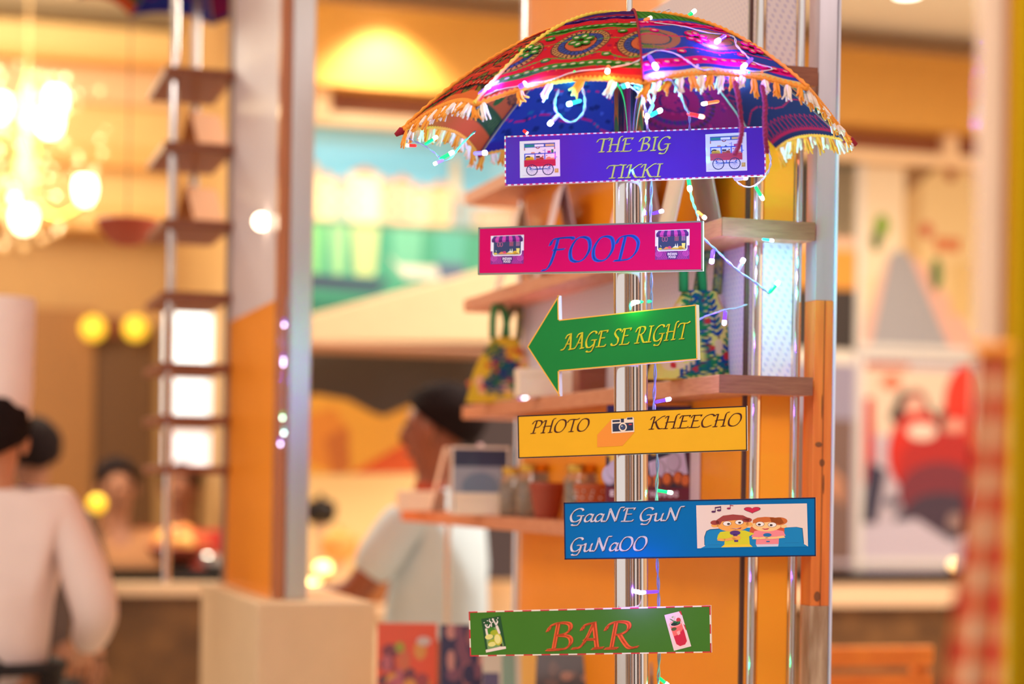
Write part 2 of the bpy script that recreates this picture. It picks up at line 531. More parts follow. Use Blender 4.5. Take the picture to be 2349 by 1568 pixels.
def art_couple():
    A = []
    a = lambda c, *ps: A.extend((p, c) for p in ps)
    bgc = (232, 208, 198)
    a(bgc, rect(0, 0, 1, 1))
    sofa = (0, 128, 188); dk = (18, 70, 110)
    a(dk, [(.065, .93), (.065, .74), (.085, .60), (.12, .56), (.22, .545), (.22, .96)], [(.80, .55), (.90, .54), (.955, .57), (.965, .93), (.8, .96)])
    a(sofa, [(.07, .95), (.07, .75), (.09, .61), (.12, .575), (.45, .54), (.80, .555), (.90, .545), (.95, .58), (.96, .93), (1., 1.), (.03, 1.)])
    a((8, 112, 170), rect(.10, .92, .22, .93), rect(.79, .90, .92, .91))
    sk = (240, 165, 80); sk2 = (246, 196, 132); hair = (158, 62, 58); hair2 = (205, 104, 45)
    # girl
    a((205, 85, 50), [(.49, .50), (.79, .50), (.79, .68), (.47, .66)])
    a((240, 134, 142), [(.52, .62), (.60, .59), (.70, .59), (.78, .63), (.80, .74), (.74, .76), (.735, .93), (.53, .93), (.535, .77), (.49, .76)])
    a((205, 205, 222), [(.53, .93), (.735, .93), (.73, .985), (.54, .985)])
    a(sk2, ell(.475, .485, .03, .045), ell(.785, .52, .03, .04), ell(.632, .48, .135, .155))
    a(hair2, [(.505, .44), (.51, .36), (.55, .31), (.62, .295), (.70, .31), (.68, .41), (.60, .425)], ell(.745, .40, .075, .09), [(.66, .31), (.76, .32), (.79, .44), (.75, .48), (.68, .41)])
    # boy
    a((214, 204, 40), [(.21, .63), (.30, .60), (.43, .60), (.52, .68), (.47, .74), (.475, .93), (.245, .93), (.25, .80), (.18, .80), (.19, .70)])
    a((238, 200, 50), [(.245, .925), (.475, .925), (.50, .985), (.215, .985)])
    a(sk, ell(.165, .475, .035, .045), ell(.475, .455, .03, .045), ell(.325, .46, .145, .165))
    a(hair, [(.17, .43), (.18, .35), (.24, .25), (.33, .225), (.42, .25), (.48, .33), (.47, .40), (.42, .35), (.32, .365), (.23, .385), (.21, .46)], ell(.165, .41, .04, .055), ell(.455, .36, .045, .055))
    white = (244, 232, 226)
    for cx, cy, px in ((.275, .435, .288), (.385, .41, .388), (.572, .46, .565), (.682, .48, .672)):
        a((120, 70, 60), ell(cx, cy, .04, .058)); a(white, ell(cx, cy, .036, .052)); a((60, 35, 40), ell(px, cy + .01, .014, .024, 12))
    a((150, 25, 70), [(.30, .545), (.36, .55), (.405, .525), (.395, .56), (.35, .575)]); a(white, [(.305, .547), (.36, .552), (.40, .53), (.36, .562)])
    a((195, 50, 80), [(.585, .56), (.62, .57), (.655, .555), (.64, .59), (.61, .595)])
    # arms and microphones
    A.extend((p, sk) for p in line([(.19, .80), (.25, .82), (.345, .775)], .055)); a(sk, ell(.355, .765, .04, .055))
    A.extend((p, sk2) for p in line([(.50, .78), (.56, .79), (.64, .775)], .05) + line([(.79, .76), (.72, .78), (.62, .79)], .05))
    a((84, 45, 120), rect(.328, .68, .365, .73), rect(.335, .82, .37, .865), ell(.345, .655, .048, .055))
    a((30, 110, 170), ell(.635, .715, .038, .042), rect(.625, .855, .655, .88))
    # heart, notes
    hp = []
    for k in range(40):
        t = 2 * PI * k / 40
        hp.append((.505 + .0047 * 16 * math.sin(t) ** 3, .125 - .0052 * (13 * math.cos(t) - 5 * math.cos(2 * t) - 2 * math.cos(3 * t) - math.cos(4 * t))))
    a((110, 25, 60), hp); a((205, 36, 72), [(.505 + (x - .505) * .92, .125 + (y - .125) * .88) for x, y in hp])
    nt = (88, 40, 88)
    a(nt, ell(.155, .155, .02, .025, 12), ell(.205, .125, .02, .025, 12), rect(.168, .05, .174, .15), rect(.218, .03, .224, .12), [(.168, .05), (.224, .03), (.224, .06), (.168, .08)])
    a((150, 30, 80), ell(.293, .085, .018, .022, 12), rect(.304, .0, .31, .085)); a((150, 30, 80), [(.304, .0), (.335, .015), (.335, .03), (.31, .02)])
    return A


def art_lime():
    A = []
    a = lambda c, *ps: A.extend((p, c) for p in ps)
    a((28, 78, 40), rect(0, 0, 1, .90)); a((235, 215, 205), [(0, .92), (.5, .88), (1, .93), (1, 1), (0, 1)])
    a((118, 152, 92), [(.12, .32), (.82, .30), (.92, .90), (.10, .92)])
    a((60, 130, 30), ell(.42, .40, .2, .11)); a((165, 175, 40), ell(.55, .46, .2, .08), ell(.4, .75, .24, .1))
    a((232, 214, 205), [(.12, .3), (.22, .3), (.24, .55), (.14, .55)], [(.66, .28), (.78, .26), (.86, .5), (.76, .55)])
    a((226, 216, 130), ell(.26, .56, .2, .075), ell(.35, .79, .2, .07)); a((200, 190, 60), ell(.68, .68, .2, .18)); a((230, 220, 140), ell(.66, .67, .15, .14))
    for x, y in ((.12, .12), (.3, .08), (.42, .05), (.62, .06), (.78, .10), (.85, .05), (.25, .2), (.55, .15), (.7, .2)):
        a((238, 226, 218), ell(x, y, .035, .015, 8))
    A.extend((p, (238, 226, 218)) for p in line([(.15, .18), (.2, .26), (.32, .28), (.42, .2)], .05) + line([(.55, .04), (.64, .14), (.7, .25), (.82, .14)], .06) + line([(.38, .08), (.48, .16), (.46, .28)], .05))
    a((70, 60, 30), [(.72, .84), (.86, .82), (.84, .90), (.76, .91)])
    return A


def art_redglass():
    A = []
    a = lambda c, *ps: A.extend((p, c) for p in ps)
    a((236, 208, 200), rect(0, 0, 1, 1)); a((196, 50, 60), [(.88, 0), (1, 0), (1, .12), (.94, .1)], [(.92, .36), (1, .4), (1, .55), (.95, .52)])
    a((245, 200, 190), [(.12, .30), (.90, .24), (.90, .86), (.55, .97), (.18, .90)])
    a((238, 110, 95), [(.16, .36), (.84, .32), (.86, .62), (.20, .64)])
    a((205, 34, 62), [(.20, .62), (.50, .60), (.86, .48), (.85, .83), (.70, .91), (.40, .92), (.23, .84)])
    a((90, 90, 50), ell(.32, .43, .16, .045)); a((245, 170, 150), [(.42, .52), (.62, .5), (.6, .6), (.45, .62)])
    A.extend((p, (250, 160, 145)) for p in ring(.5, .30, .39, .085, .03, 20))
    a((200, 60, 60), ell(.72, .22, .13, .06)); a((25, 50, 40), ell(.5, .30, .28, .05))
    for x, y, an in ((.35, .18, 35), (.52, .16, -60), (.5, .25, 10), (.68, .29, -20), (.3, .25, 60)):
        a((45, 120, 62), [(x + .17 * math.cos(math.radians(an)) * t + .05 * math.sin(math.radians(an)) * s, y + .07 * math.sin(math.radians(an)) * t * 1.2 + .03 * s) for t, s in ((-1, 0), (0, 1), (1, 0), (0, -1))])
    a((150, 180, 110), [(.35, .1), (.5, .08), (.45, .14)])
    return A

# ------------------------------------------------------------------ room shell
M_CREAM = mat('cream_paint', (250, 214, 170), 0.7, k=1.0)
M_CEIL = mat('ceiling_paint', (255, 246, 232), 0.8)
M_APRI = mat('apricot_plaster', (255, 218, 150), 0.7)
M_APRI2 = mat('deep_apricot_plaster', (248, 196, 122), 0.7)
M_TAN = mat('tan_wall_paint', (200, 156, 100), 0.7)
M_BROWNW = mat('brown_wall_panel', (160, 108, 56), 0.6, scale=4)
M_ORANGEW = mat('amber_bulkhead_paint', (220, 160, 72), 0.55)
M_REDBR = mat('chestnut_wood_band', (150, 84, 44), 0.5, stretch=(1, 1, 14))
M_FLOOR = mat('beige_marble_floor', (222, 208, 190), 0.25, rgb2=(196, 176, 152), scale=3)
M_DKDOOR = mat('dark_door_wood', (104, 68, 34), 0.5, stretch=(1, 1, 8))


def struct(o): return tag(o, kind='structure')


TB = 5.9           # back wall plane behind the stalls
TL = 8.6           # recessed wall on the left
ZC = 3.70


def s_at(px, py, t): return ts(hit_t(px, py, t))[1]
def z_at(px, py, t): return hit_t(px, py, t).z


mb = MB(); mb.kbox(-8, 9, -14, 9, -0.1, 0.0); struct(mb.build('floor', M_FLOOR))
S_SPLIT = s_at(615, 300, TB)
mb = MB(); mb.kbox(-3.2, TB + .2, S_SPLIT, 7, ZC, ZC + .12); mb.kbox(-3.2, TL + .3, -8, S_SPLIT, 4.08, 4.2)
mb.kbox(-3.2, TB + .2, S_SPLIT - .08, S_SPLIT, ZC, 4.08)
struct(mb.build('ceiling', M_CEIL))
mb = MB(); mb.kbox(TB, TB + .15, S_SPLIT, 7, 0, ZC); struct(mb.build('wall_back', M_CREAM))
MBR = MB(); MBR.kbox(TB + .15, TL, S_SPLIT - .12, S_SPLIT, 0, 4.08)
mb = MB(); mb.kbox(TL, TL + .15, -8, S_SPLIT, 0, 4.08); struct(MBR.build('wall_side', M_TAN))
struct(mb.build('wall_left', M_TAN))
mb = MB(); mb.kbox(-3, TB, 6.8, 7, 0, ZC); struct(mb.build('wall_right', M_CREAM))

# bulkhead boards and chestnut band on the back wall
zt, zb = z_at(950, 22, TB - .25), z_at(950, 208, TB - .25)
mb = MB(); mb.kbox(TB - .25, TB, S_SPLIT, 7, zb, zt); struct(mb.build('trim_1', M_ORANGEW))
z2 = z_at(950, 272, TB - .1)
mb = MB(); mb.kbox(TB - .1, TB, S_SPLIT, 7, z2, zb); struct(mb.build('trim_2', M_REDBR))
for i, px in enumerate((745, 2195)):
    s = s_at(px, 250, TB - .2)
    mb = MB(); mb.kbox(TB - .16, TB - .1, s - .035, s + .035, z2 - .02, zb); struct(mb.build('trim_%d' % (3 + i), M_CREAM))
mb = MB(); mb.kbox(TB - .14, TB, S_SPLIT, 7, z_at(950, 298, TB - .12), z2); struct(mb.build('trim_5', M_CREAM))
# cornice mouldings on the left wall
prof = [(60, 116, .50, M_APRI), (116, 136, .56, M_APRI2), (136, 232, .34, M_CREAM), (232, 330, .27, M_APRI), (330, 376, .34, M_APRI2), (376, 470, .2, M_APRI), (470, 522, .26, M_APRI2)]
for i, (ya, yb, dep, m) in enumerate(prof):
    t = TL - dep
    mb = MB(); mb.kbox(t, TL, -8, S_SPLIT - .12, z_at(200, yb, t), z_at(200, ya, t)); struct(mb.build('trim_%d' % (6 + i), m))
mb = MB(); mb.kbox(TL - .08, TL, -8, s_at(212, 900, TL), 0, z_at(100, 706, TL - .08)); struct(mb.build('trim_13', M_BROWNW))
mb = MB(); mb.kbox(TL - .04, TL, s_at(212, 900, TL), s_at(352, 900, TL), 0, z_at(280, 745, TL))
door = mb.build('door_1', M_DKDOOR); struct(door)
# unseen columns added behind the camera to put strips into the steel reflections
for i, (s, w, c) in enumerate(((-13., 3., (196, 158, 124)), (-9.2, 1.6, (140, 96, 66)), (-6.9, 2.2, (176, 132, 96)), (-4.3, .6, (90, 56, 38)), (-3.2, 1.1, (150, 100, 64)), (-1.7, .35, (226, 150, 80)), (-1.0, 1.2, (70, 44, 36)), (.9, .5, (240, 226, 214)), (2.0, 1.6, (90, 56, 38)), (4.3, 1.0, (226, 140, 60)), (6.2, 2.2, (80, 50, 36)))):
    mb = MB(); mb.kbox(-7.4, -6.9, s, s + w, 0, ZC)
    struct(mb.build('trim_%d' % (20 + i), mat('reflection_column_%d' % i, c, 0.6)))

# ------------------------------------------------------------------ signpost
PY = 2.925
pa, pb = W(1445, 200, PY), W(1449, 1530, PY)
pdir = (pa - pb).normalized()


def pole_at(z): return pb + pdir * ((z - pb.z) / pdir.z)


ztop = W(1447, 96, PY).z
post = thing('sign_post', 'tall polished steel post that carries the six coloured signs', 'post', pole_at(0))
mb = MB(); mb.tube([pole_at(0.02), pole_at(ztop)], .0252, 40); mb.build('pole', STEEL, post, smooth=True)
mb = MB(); mb.lathe(pole_at(0), [(.17, 0), (.17, .012), (.15, .022), (.04, .03), (.035, .07), (.0262, .075)], 40); mb.build('base_plate', STEEL_B, post, smooth=True)
mb = MB(); mb.lathe(pole_at(ztop), [(.026, 0), (.026, .006), (.014, .012), (.006, .02)], 32); mb.build('cap', STEEL, post, smooth=True)
mb = MB(); mb.tube([pole_at(ztop), pole_at(ztop + .26)], .0044, 12); mb.build('top_rod', STEEL, post, smooth=True)

# ------------------------------------------------------------------ signs
def board(name, label, corners, px0, yaw, thick, face, extra, group='signs on the steel post'):
    """corners: outline in photo pixels; the board stands in a plane turned by yaw about the post"""
    a = math.radians(yaw)
    n = Vector((-math.sin(a), -math.cos(a), 0))       # front normal
    c0 = pole_at(W(px0, sum(c[1] for c in corners) / len(corners), PY).z)
    p0 = c0 + n * (.0272 + thick)

    def S(px, py, h=0.0):
        return hit(px, py, p0 + n * h, n)
    root = thing(name, label, 'sign', p0 - n * (thick / 2), group)
    mb = MB()
    fr = [S(*c) for c in corners]; bk = [p - n * thick for p in fr]
    k = len(fr)
    mb.add(fr, [tuple(range(k))], None, 0)
    mb.add(bk, [tuple(range(k))[::-1]], None, 1)
    for i in range(k):
        j = (i + 1) % k
        mb.add([fr[i], bk[i], bk[j], fr[j]], [(0, 1, 2, 3)], None, 1)
    mb.build('board', [face, FOAM], root)
    # pad that holds the board on the post
    mb = MB()
    mb.box(c0 + n * .0256 + Vector((0, 0, -.02)), .016, .0026, .04, -a)
    mb.build('adhesive_pad', FOAM, root)

    def art(pname, items, quad=None, h0=.0003, dh=1.2e-5, label=None):
        m = MB(); h = h0; last = None
        for pts, col in items:
            if col != last: h += dh; last = col
            if quad:
                (ax, ay), (bx, by), (cx, cy), (dx, dy) = quad
                pts = [((ax * (1 - u) + bx * u) * (1 - v) + (dx * (1 - u) + cx * u) * v, (ay * (1 - u) + by * u) * (1 - v) + (dy * (1 - u) + cy * u) * v) for u, v in pts]
            m.poly([S(x, y, h) for x, y in pts], lin(col))
        o = m.build(pname, PRINT, root)
        if label: o['label'] = label
        return o
    extra(art)
    return root


def edge(corners, w, col, ins=0.0, dash=None, col2=None):
    """border strip along the outline, optionally dashed"""
    out = []
    k = len(corners)
    cx = sum(c[0] for c in corners) / k; cy = sum(c[1] for c in corners) / k
    for i in range(k):
        a, b = corners[i], corners[(i + 1) % k]
        L = math.hypot(b[0] - a[0], b[1] - a[1]); tx, ty = (b[0] - a[0]) / L, (b[1] - a[1]) / L
        nx, ny = -ty, tx
        n = max(1, int(L / dash)) if dash else 1
        for j in range(n):
            u0, u1 = L * j / n, L * (j + 1) / n
            q = [(a[0] + tx * u + nx * o, a[1] + ty * u + ny * o) for u, o in ((u0, ins), (u1, ins), (u1, ins + w), (u0, ins + w))]
            out.append((q, (col2 if (col2 and j % 2) else col)))
    if dash:
        out.sort(key=lambda e: e[1])
    return out


def letters(polys, col): return [(p, col) for p in polys]


def shadowed(polys, col, sh, d=1.6):
    return [([(x + d, y + d) for x, y in p], sh) for p in polys] + [(p, col) for p in polys]


M_PURP = mat('purple_print', (94, 44, 178), 0.7, spec=.12)
M_PINK = mat('pink_print', (212, 0, 92), 0.7, spec=.12)
M_GRN = mat('green_print', (30, 124, 54), 0.7, spec=.12)
M_YEL = mat('yellow_print', (234, 170, 34), 0.7, spec=.12)
M_BLU = mat('blue_print', (0, 104, 168), 0.7, spec=.12)
M_BAR = mat('leaf_green_print', (68, 120, 40), 0.7, spec=.12)

pc = [(1157, 312), (1755, 289), (1757, 403), (1158, 426)]


def ex(art):
    art('border', edge(pc, 3.0, (226, 60, 130), 0, 7, (250, 226, 250)))
    g = (246, 228, 118)
    art('lettering', shadowed(word('THE BIG', 1365, 349, 1536, 344, 31), g, (50, 24, 100), 0.9), label='gold words THE BIG')
    art('lettering', shadowed(word('TIKKI', 1388, 409, 1517, 405, 30), g, (50, 24, 100), 0.9), label='gold word TIKKI')
    art('picture', art_cart(), [(1192, 324), (1284, 320), (1285, 404), (1193, 408)], label='left hand print of a red food cart')
    art('picture', art_cart(), [(1618, 308), (1712, 303), (1714, 391), (1620, 394)], label='right hand print of a red food cart')


board('direction_sign', 'purple sign with gold words THE BIG TIKKI between two food cart prints', pc, 1447, 13, .006, M_PURP, ex)

kc = [(1097, 521), (1612, 506), (1612, 621), (1096, 630)]


def ex(art):
    art('border', edge(kc, 3.6, (128, 128, 112), 0))
    art('lettering', letters(word('FOOD', 1252, 602, 1464, 596, 57, nib=.17, slant=.16), (16, 84, 204)), label='blue word FOOD')
    art('picture', art_stall(), [(1126, 541), (1202, 538), (1201, 604.5), (1125, 606)], label='left hand print of a market stall')
    art('picture', art_stall(), [(1503, 528), (1582, 525), (1581.5, 594), (1502.6, 596)], label='right hand print of a market stall')


board('direction_sign', 'bright pink sign with blue word FOOD between two stall prints', kc, 1447, 22, .007, M_PINK, ex)

ac = [(1209, 795), (1281, 677), (1282, 733), (1597, 698), (1600, 824), (1282, 851), (1283, 908)]


def ex(art):
    art('border', edge(ac, 2.6, (240, 172, 62), 0))
    y = (246, 222, 40); b = (30, 80, 30)
    art('lettering', shadowed(word('AAGE SE RIGHT', 1288, 803.5, 1574, 776, 37, slant=.2, space=.34, nib=.115), y, b, 1.3), label='yellow words AAGE SE RIGHT')


board('arrow_sign', 'green arrow sign pointing sideways with yellow words AAGE SE RIGHT', ac, 1447, 33, .009, M_GRN, ex)

yc = [(1187, 953), (1713, 930), (1714, 1033), (1189, 1051)]


def ex(art):
    art('border', edge(yc, 2.6, (45, 22, 22), 0))
    br = (84, 34, 20)
    art('lettering', letters(word('PHOTO', 1216, 994, 1349, 988, 29, slant=.26, nib=.155), br), label='dark brown word PHOTO')
    art('lettering', letters(word('KHEECHO', 1487, 984.5, 1699, 976, 29, slant=.26, nib=.155), br), label='dark brown word KHEECHO')
    art('icon_shadow', [([(1402, 962), (1455, 991), (1428, 1022), (1370, 1025), (1370, 997)], (238, 140, 46))])
    art('picture', art_camera(), [(1402, 959), (1454, 956), (1455, 990), (1403, 993.5)], h0=.0006, label='print of a small camera')


board('direction_sign', 'yellow sign with brown words PHOTO KHEECHO and a camera print', yc, 1447, 18, .006, M_YEL, ex)

bc = [(1293, 1152), (1871, 1140), (1872, 1275), (1295, 1283)]


def ex(art):
    art('border', edge(bc, 2.8, (18, 28, 70), 0))
    w = (234, 226, 236)
    art('lettering', shadowed(word('GaaNE GuN', 1304, 1197, 1562, 1193.5, 31, slant=.22, nib=.155, space=.3), w, (70, 60, 70), 1.2), label='white words GaaNE GuN')
    art('lettering', shadowed(word('GuNaOO', 1305, 1265, 1482, 1261.5, 32, slant=.22, nib=.155), w, (70, 60, 70), 1.2), label='white word GuNaOO')
    art('picture', art_couple(), [(1597, 1158.5), (1851, 1154), (1853.6, 1253), (1599.5, 1257)], label='print of a boy and a girl singing on a blue sofa')


board('direction_sign', 'blue sign with white words GaaNE GuN GuNaOO and a singing couple print', bc, 1447, 11, .005, M_BLU, ex)

rc = [(1075, 1402), (1630, 1388), (1632, 1496), (1078, 1505)]


def ex(art):
    art('border', edge(rc, 2.8, (205, 50, 60), 0, 20, (240, 224, 206)))
    o = (232, 96, 48); d = (150, 60, 30)
    art('lettering', shadowed(word('BAR', 1251, 1489.5, 1455, 1485.5, 61, slant=.12, nib=.18), o, d, 1.2), label='orange word BAR')
    art('picture', art_lime(), [(1104, 1419), (1148, 1412), (1161, 1487), (1115, 1496)], label='print of a lime drink')
    art('picture', art_redglass(), [(1524, 1410), (1562, 1400.5), (1585.7, 1481.5), (1546, 1492)], label='print of a red drink with mint')


board('direction_sign', 'leaf green sign with orange word BAR between two drink prints', rc, 1447, 17, .006, M_BAR, ex)

# ------------------------------------------------------------------ embroidered umbrella
UC = pole_at(W(1440, 312, PY).z)
APEX = W(1446, 40, PY - .01)
TIPPX = [(4, 1475, 190), (49, 1850, 203), (94, 1947, 322), (139, 1762, 366), (184, 1408, 384), (229, 1095, 356), (274, 926, 300), (319, 1092, 240)]
RR = .33
TIPS = [W(px, py, PY - RR * math.cos(math.radians(a))) for a, px, py in TIPPX]


def rib(k, r):
    T = TIPS[k % 8]
    return Vector((APEX.x + (T.x - APEX.x) * r, APEX.y + (T.y - APEX.y) * r, APEX.z + (T.z - APEX.z) * r ** 1.9))


def canopy(k, a, r, off=0.0):
    r2 = r * (1 - .045 * 4 * a * (1 - a) * r)
    p = rib(k, r2).lerp(rib(k + 1, r2), a)
    p.z += .006 * 4 * a * (1 - a) * r
    if off:
        c = Vector((UC.x, UC.y, UC.z - .25)); p = p + (p - c).normalized() * off
    return p


def canopy_np(k, A, R, off=0.0):
    r2 = R * (1 - .045 * 4 * A * (1 - A) * R)
    out = np.zeros(A.shape + (3,))
    ap = np.array(APEX)
    t0, t1 = np.array(TIPS[k % 8]), np.array(TIPS[(k + 1) % 8])
    for i in range(3):
        pw = 1.9 if i == 2 else 1.0
        q0 = ap[i] + (t0[i] - ap[i]) * r2 ** pw; q1 = ap[i] + (t1[i] - ap[i]) * r2 ** pw
        out[..., i] = q0 * (1 - A) + q1 * A
    out[..., 2] += .006 * 4 * A * (1 - A) * R
    if off:
        d = out - np.array((UC.x, UC.y, UC.z - .25)); out += d / np.linalg.norm(d, axis=-1, keepdims=True) * off
    return out


L_ = lambda c: np.array(lin(c))
rng = np.random.RandomState(3)


def pattern(style, A, R):
    """woven and printed motif of one panel: A across 0..1, R from apex to rim"""
    x = (A - .5) * R * .2526; y = R * .37
    c = np.zeros(A.shape + (3,))

    def put(mask, col): c[mask] = L_(col)

    def mandala(cx, cy, r, cols, teeth=34):
        dx, dy = x - cx, y - cy; d = np.hypot(dx, dy) / r; an = np.arctan2(dy, dx)
        for lo, hi, col in cols:
            put((d >= lo) & (d < hi), col)
        put((d > .80) & (d < .93) & (np.cos(an * teeth) > .35), (70, 40, 40))
        put((d > .58) & (d < .72) & (np.cos(an * teeth * .8) > .45), (35, 55, 90))
        put((d > .24) & (d < .52) & (np.cos(an * 26) > 1.3 - 1.6 * (.55 - d)), (110, 35, 45))

    def dots(col, n, size, seed):
        rs = np.random.RandomState(seed)
        for _ in range(n):
            cx, cy = rs.uniform(-.12, .12), rs.uniform(.14, .35)
            put(np.hypot(x - cx, y - cy) < size * rs.uniform(.6, 1.2), col)

    def wave(y0, amp, wl, w, col, ph=0):
        put(np.abs(y - (y0 + amp * np.sin(2 * PI * x / wl + ph))) < w, col)

    if style == 'red':
        put(R >= 0, (208, 28, 46))
        dots((170, 22, 60), 60, .004, 5); dots((232, 110, 60), 110, .0013, 1); dots((60, 70, 140), 26, .0017, 2); dots((120, 20, 40), 40, .002, 3)
        big = ((0, .24, (120, 50, 40)), (.24, .52, (206, 98, 60)), (.52, .56, (60, 35, 60)), (.56, .74, (66, 76, 150)), (.74, .78, (80, 45, 60)), (.78, .95, (196, 140, 84)), (.95, 1.0, (110, 50, 50)))
        for cx in (-.105, 0.0, .105): mandala(cx, .272, .046, big)
        wave(.225, .006, .1, .0013, (84, 140, 50)); wave(.262, .004, .13, .0012, (84, 140, 50), 1); wave(.312, .005, .09, .0016, (70, 150, 60), 2)
        put(R < .475, (66, 28, 108)); put((R > .38) & (R < .42), (165, 25, 55)); put(R < .12, (40, 110, 60))
        put((R > .54) & (R < .598), (66, 132, 40)); put((R > .54) & (R < .546), (40, 60, 20))
        put((R > .885) & (R < .925), (66, 130, 44)); put((R > .935), (206, 30, 48)); put(R > .968, (226, 92, 46))
    elif style == 'blue':
        put(R >= 0, (48, 70, 176))
        for cx in (-.07, .03, .12):
            dx, dy = x - cx, y - .262; d = np.hypot(dx, dy * 1.15) / .044; sp = np.cos(np.arctan2(dy, dx) * 1.0 + d * 4)
            put(d < 1, (170, 110, 92)); put((d < .94) & (sp > .2), (110, 128, 70)); put((d < .5), (176, 112, 96)); put((d > .62) & (d < .7), (66, 92, 110))
        dots((220, 80, 110), 40, .0014, 4)
        wave(.218, .006, .14, .0016, (226, 20, 110)); wave(.258, .008, .16, .0017, (226, 20, 110), 1.5); wave(.305, .005, .12, .0017, (226, 20, 110), .6)
        put(R < .475, (72, 140, 48)); put((R < .475) & (np.sin(x * 700 + 40 * R) > .4), (50, 110, 36)); put((R > .475) & (R < .50), (64, 84, 180))
        put((R > .51) & (R < .575), (232, 14, 112)); put((R > .885) & (R < .94), (234, 20, 130)); put(R > .965, (240, 200, 120))
    elif style == 'orange':
        put(R >= 0, (196, 48, 34))
        for cy in (.2, .265, .33):
            for cx in (-.09, -.03, .03, .09):
                dx, dy = x - cx, y - cy; d = np.hypot(dx, dy) / .026
                put(d < 1, (60, 40, 30)); put(d < .86, (120, 110, 40)); put(d < .6, (50, 36, 30)); put(d < .4, (206, 56, 36))
        put(np.sin(y * 300) > .86, (44, 34, 34)); wave(.235, .004, .06, .0022, (226, 70, 40)); wave(.3, .004, .06, .0022, (226, 70, 40), 2)
        put(R < .34, (60, 34, 80)); put((R > .88) & (R < .92), (52, 44, 40)); put(R > .95, (226, 110, 50))
    elif style == 'navy_in':
        put(R >= 0, (36, 37, 76))
        rd = (186, 22, 62)
        wave(.24, .010, .10, .0009, rd, .5); wave(.305, .008, .13, .0010, rd, 2.2)
        for cx, cy in ((-.055, .235), (.035, .215), (.09, .25)):
            for k in range(6):
                an = k * PI / 3 + .3
                dx = (x - cx - .014 * math.cos(an)); dy = (y - cy - .014 * math.sin(an))
                u = dx * math.cos(an) + dy * math.sin(an); v = -dx * math.sin(an) + dy * math.cos(an)
                e = np.hypot(u / .0125, v / .006); put(np.abs(e - 1) < .13, rd)
        nb = 17
        u = (A * nb) % 1.0
        e = np.hypot((u - .5) / .46, (R - .925) / .034); put(np.abs(e - 1) < .10, rd)
        put(np.abs(R - .962) < .004, rd); put(np.abs(R - .968) < .002, rd)
    elif style == 'maroon_in':
        put(R >= 0, (124, 26, 84))
        big = ((0, .3, (150, 30, 90)), (.3, .36, (60, 28, 90)), (.36, .6, (136, 24, 80)), (.6, .72, (78, 30, 110)), (.72, .84, (130, 28, 86)), (.84, .92, (80, 30, 100)))
        mandala(0.0, .27, .07, big, 40); dots((96, 26, 90), 60, .004, 9); dots((160, 30, 90), 60, .003, 8)
        put((R > .55) & (R < .57), (40, 60, 60)); put((R > .955), (50, 40, 110))
    elif style == 'blue_in':
        put(R >= 0, (38, 52, 150))
        dots((24, 34, 110), 50, .006, 12); dots((60, 80, 190), 40, .005, 13); dots((30, 90, 150), 24, .004, 14)
        wave(.2, .004, .1, .001, (190, 20, 110)); wave(.25, .006, .1, .001, (190, 20, 110), 1); wave(.31, .006, .08, .001, (190, 20, 110), 2)
        put(R > .95, (48, 40, 150))
    else:  # orange lining with a green band
        put(R >= 0, (188, 84, 54))
        for cx in (-.08, -.02, .04, .10):
            dx, dy = x - cx, y - .25; d = np.hypot(dx * 1.1, dy) / .034
            put(d < 1, (84, 50, 50)); put((d < .9) & (np.sin(x * 2200) * np.sin(y * 2200) < .3), (150, 80, 60)); put(d < .3, (160, 30, 40))
        for cx in (-.05, .01, .07): put(np.hypot((x - cx) * 1.3, y - .29) < .013, (52, 92, 50))
        put((R > .83) & (R < .915), (50, 78, 54)); put((R > .85) & (R < .9) & (np.sin(x * 900) > .2), (74, 100, 70)); put(R > .915, (206, 88, 50))
    return np.clip(c, 0, 1)


def grid_mesh(name, V, colr, material, parent):
    ny, nx = V.shape[:2]
    me = bpy.data.meshes.new(name)
    P = (V - np.array(wloc[parent.name])).reshape(-1, 3)
    me.vertices.add(nx * ny); me.vertices.foreach_set('co', P.astype(np.float32).ravel())
    i = (np.arange(ny - 1)[:, None] * nx + np.arange(nx - 1)[None]).ravel()
    q = np.stack([i, i + 1, i + nx + 1, i + nx], 1)
    me.loops.add(q.size); me.loops.foreach_set('vertex_index', q.ravel().astype(np.int32))
    me.polygons.add(len(q)); me.polygons.foreach_set('loop_start', np.arange(0, q.size, 4, dtype=np.int32))
    me.polygons.foreach_set('use_smooth', np.ones(len(q), bool))
    me.update(calc_edges=True)
    if colr is not None:
        at = me.color_attributes.new('Col', 'FLOAT_COLOR', 'POINT')
        at.data.foreach_set('color', np.concatenate([colr.reshape(-1, 3), np.ones((nx * ny, 1))], 1).astype(np.float32).ravel())
    me.materials.append(material)
    o = bpy.data.objects.new(name, me); COL.objects.link(o)
    o.parent = parent; wloc[o.name] = wloc[parent.name].copy(); o.location = (0, 0, 0)
    return o


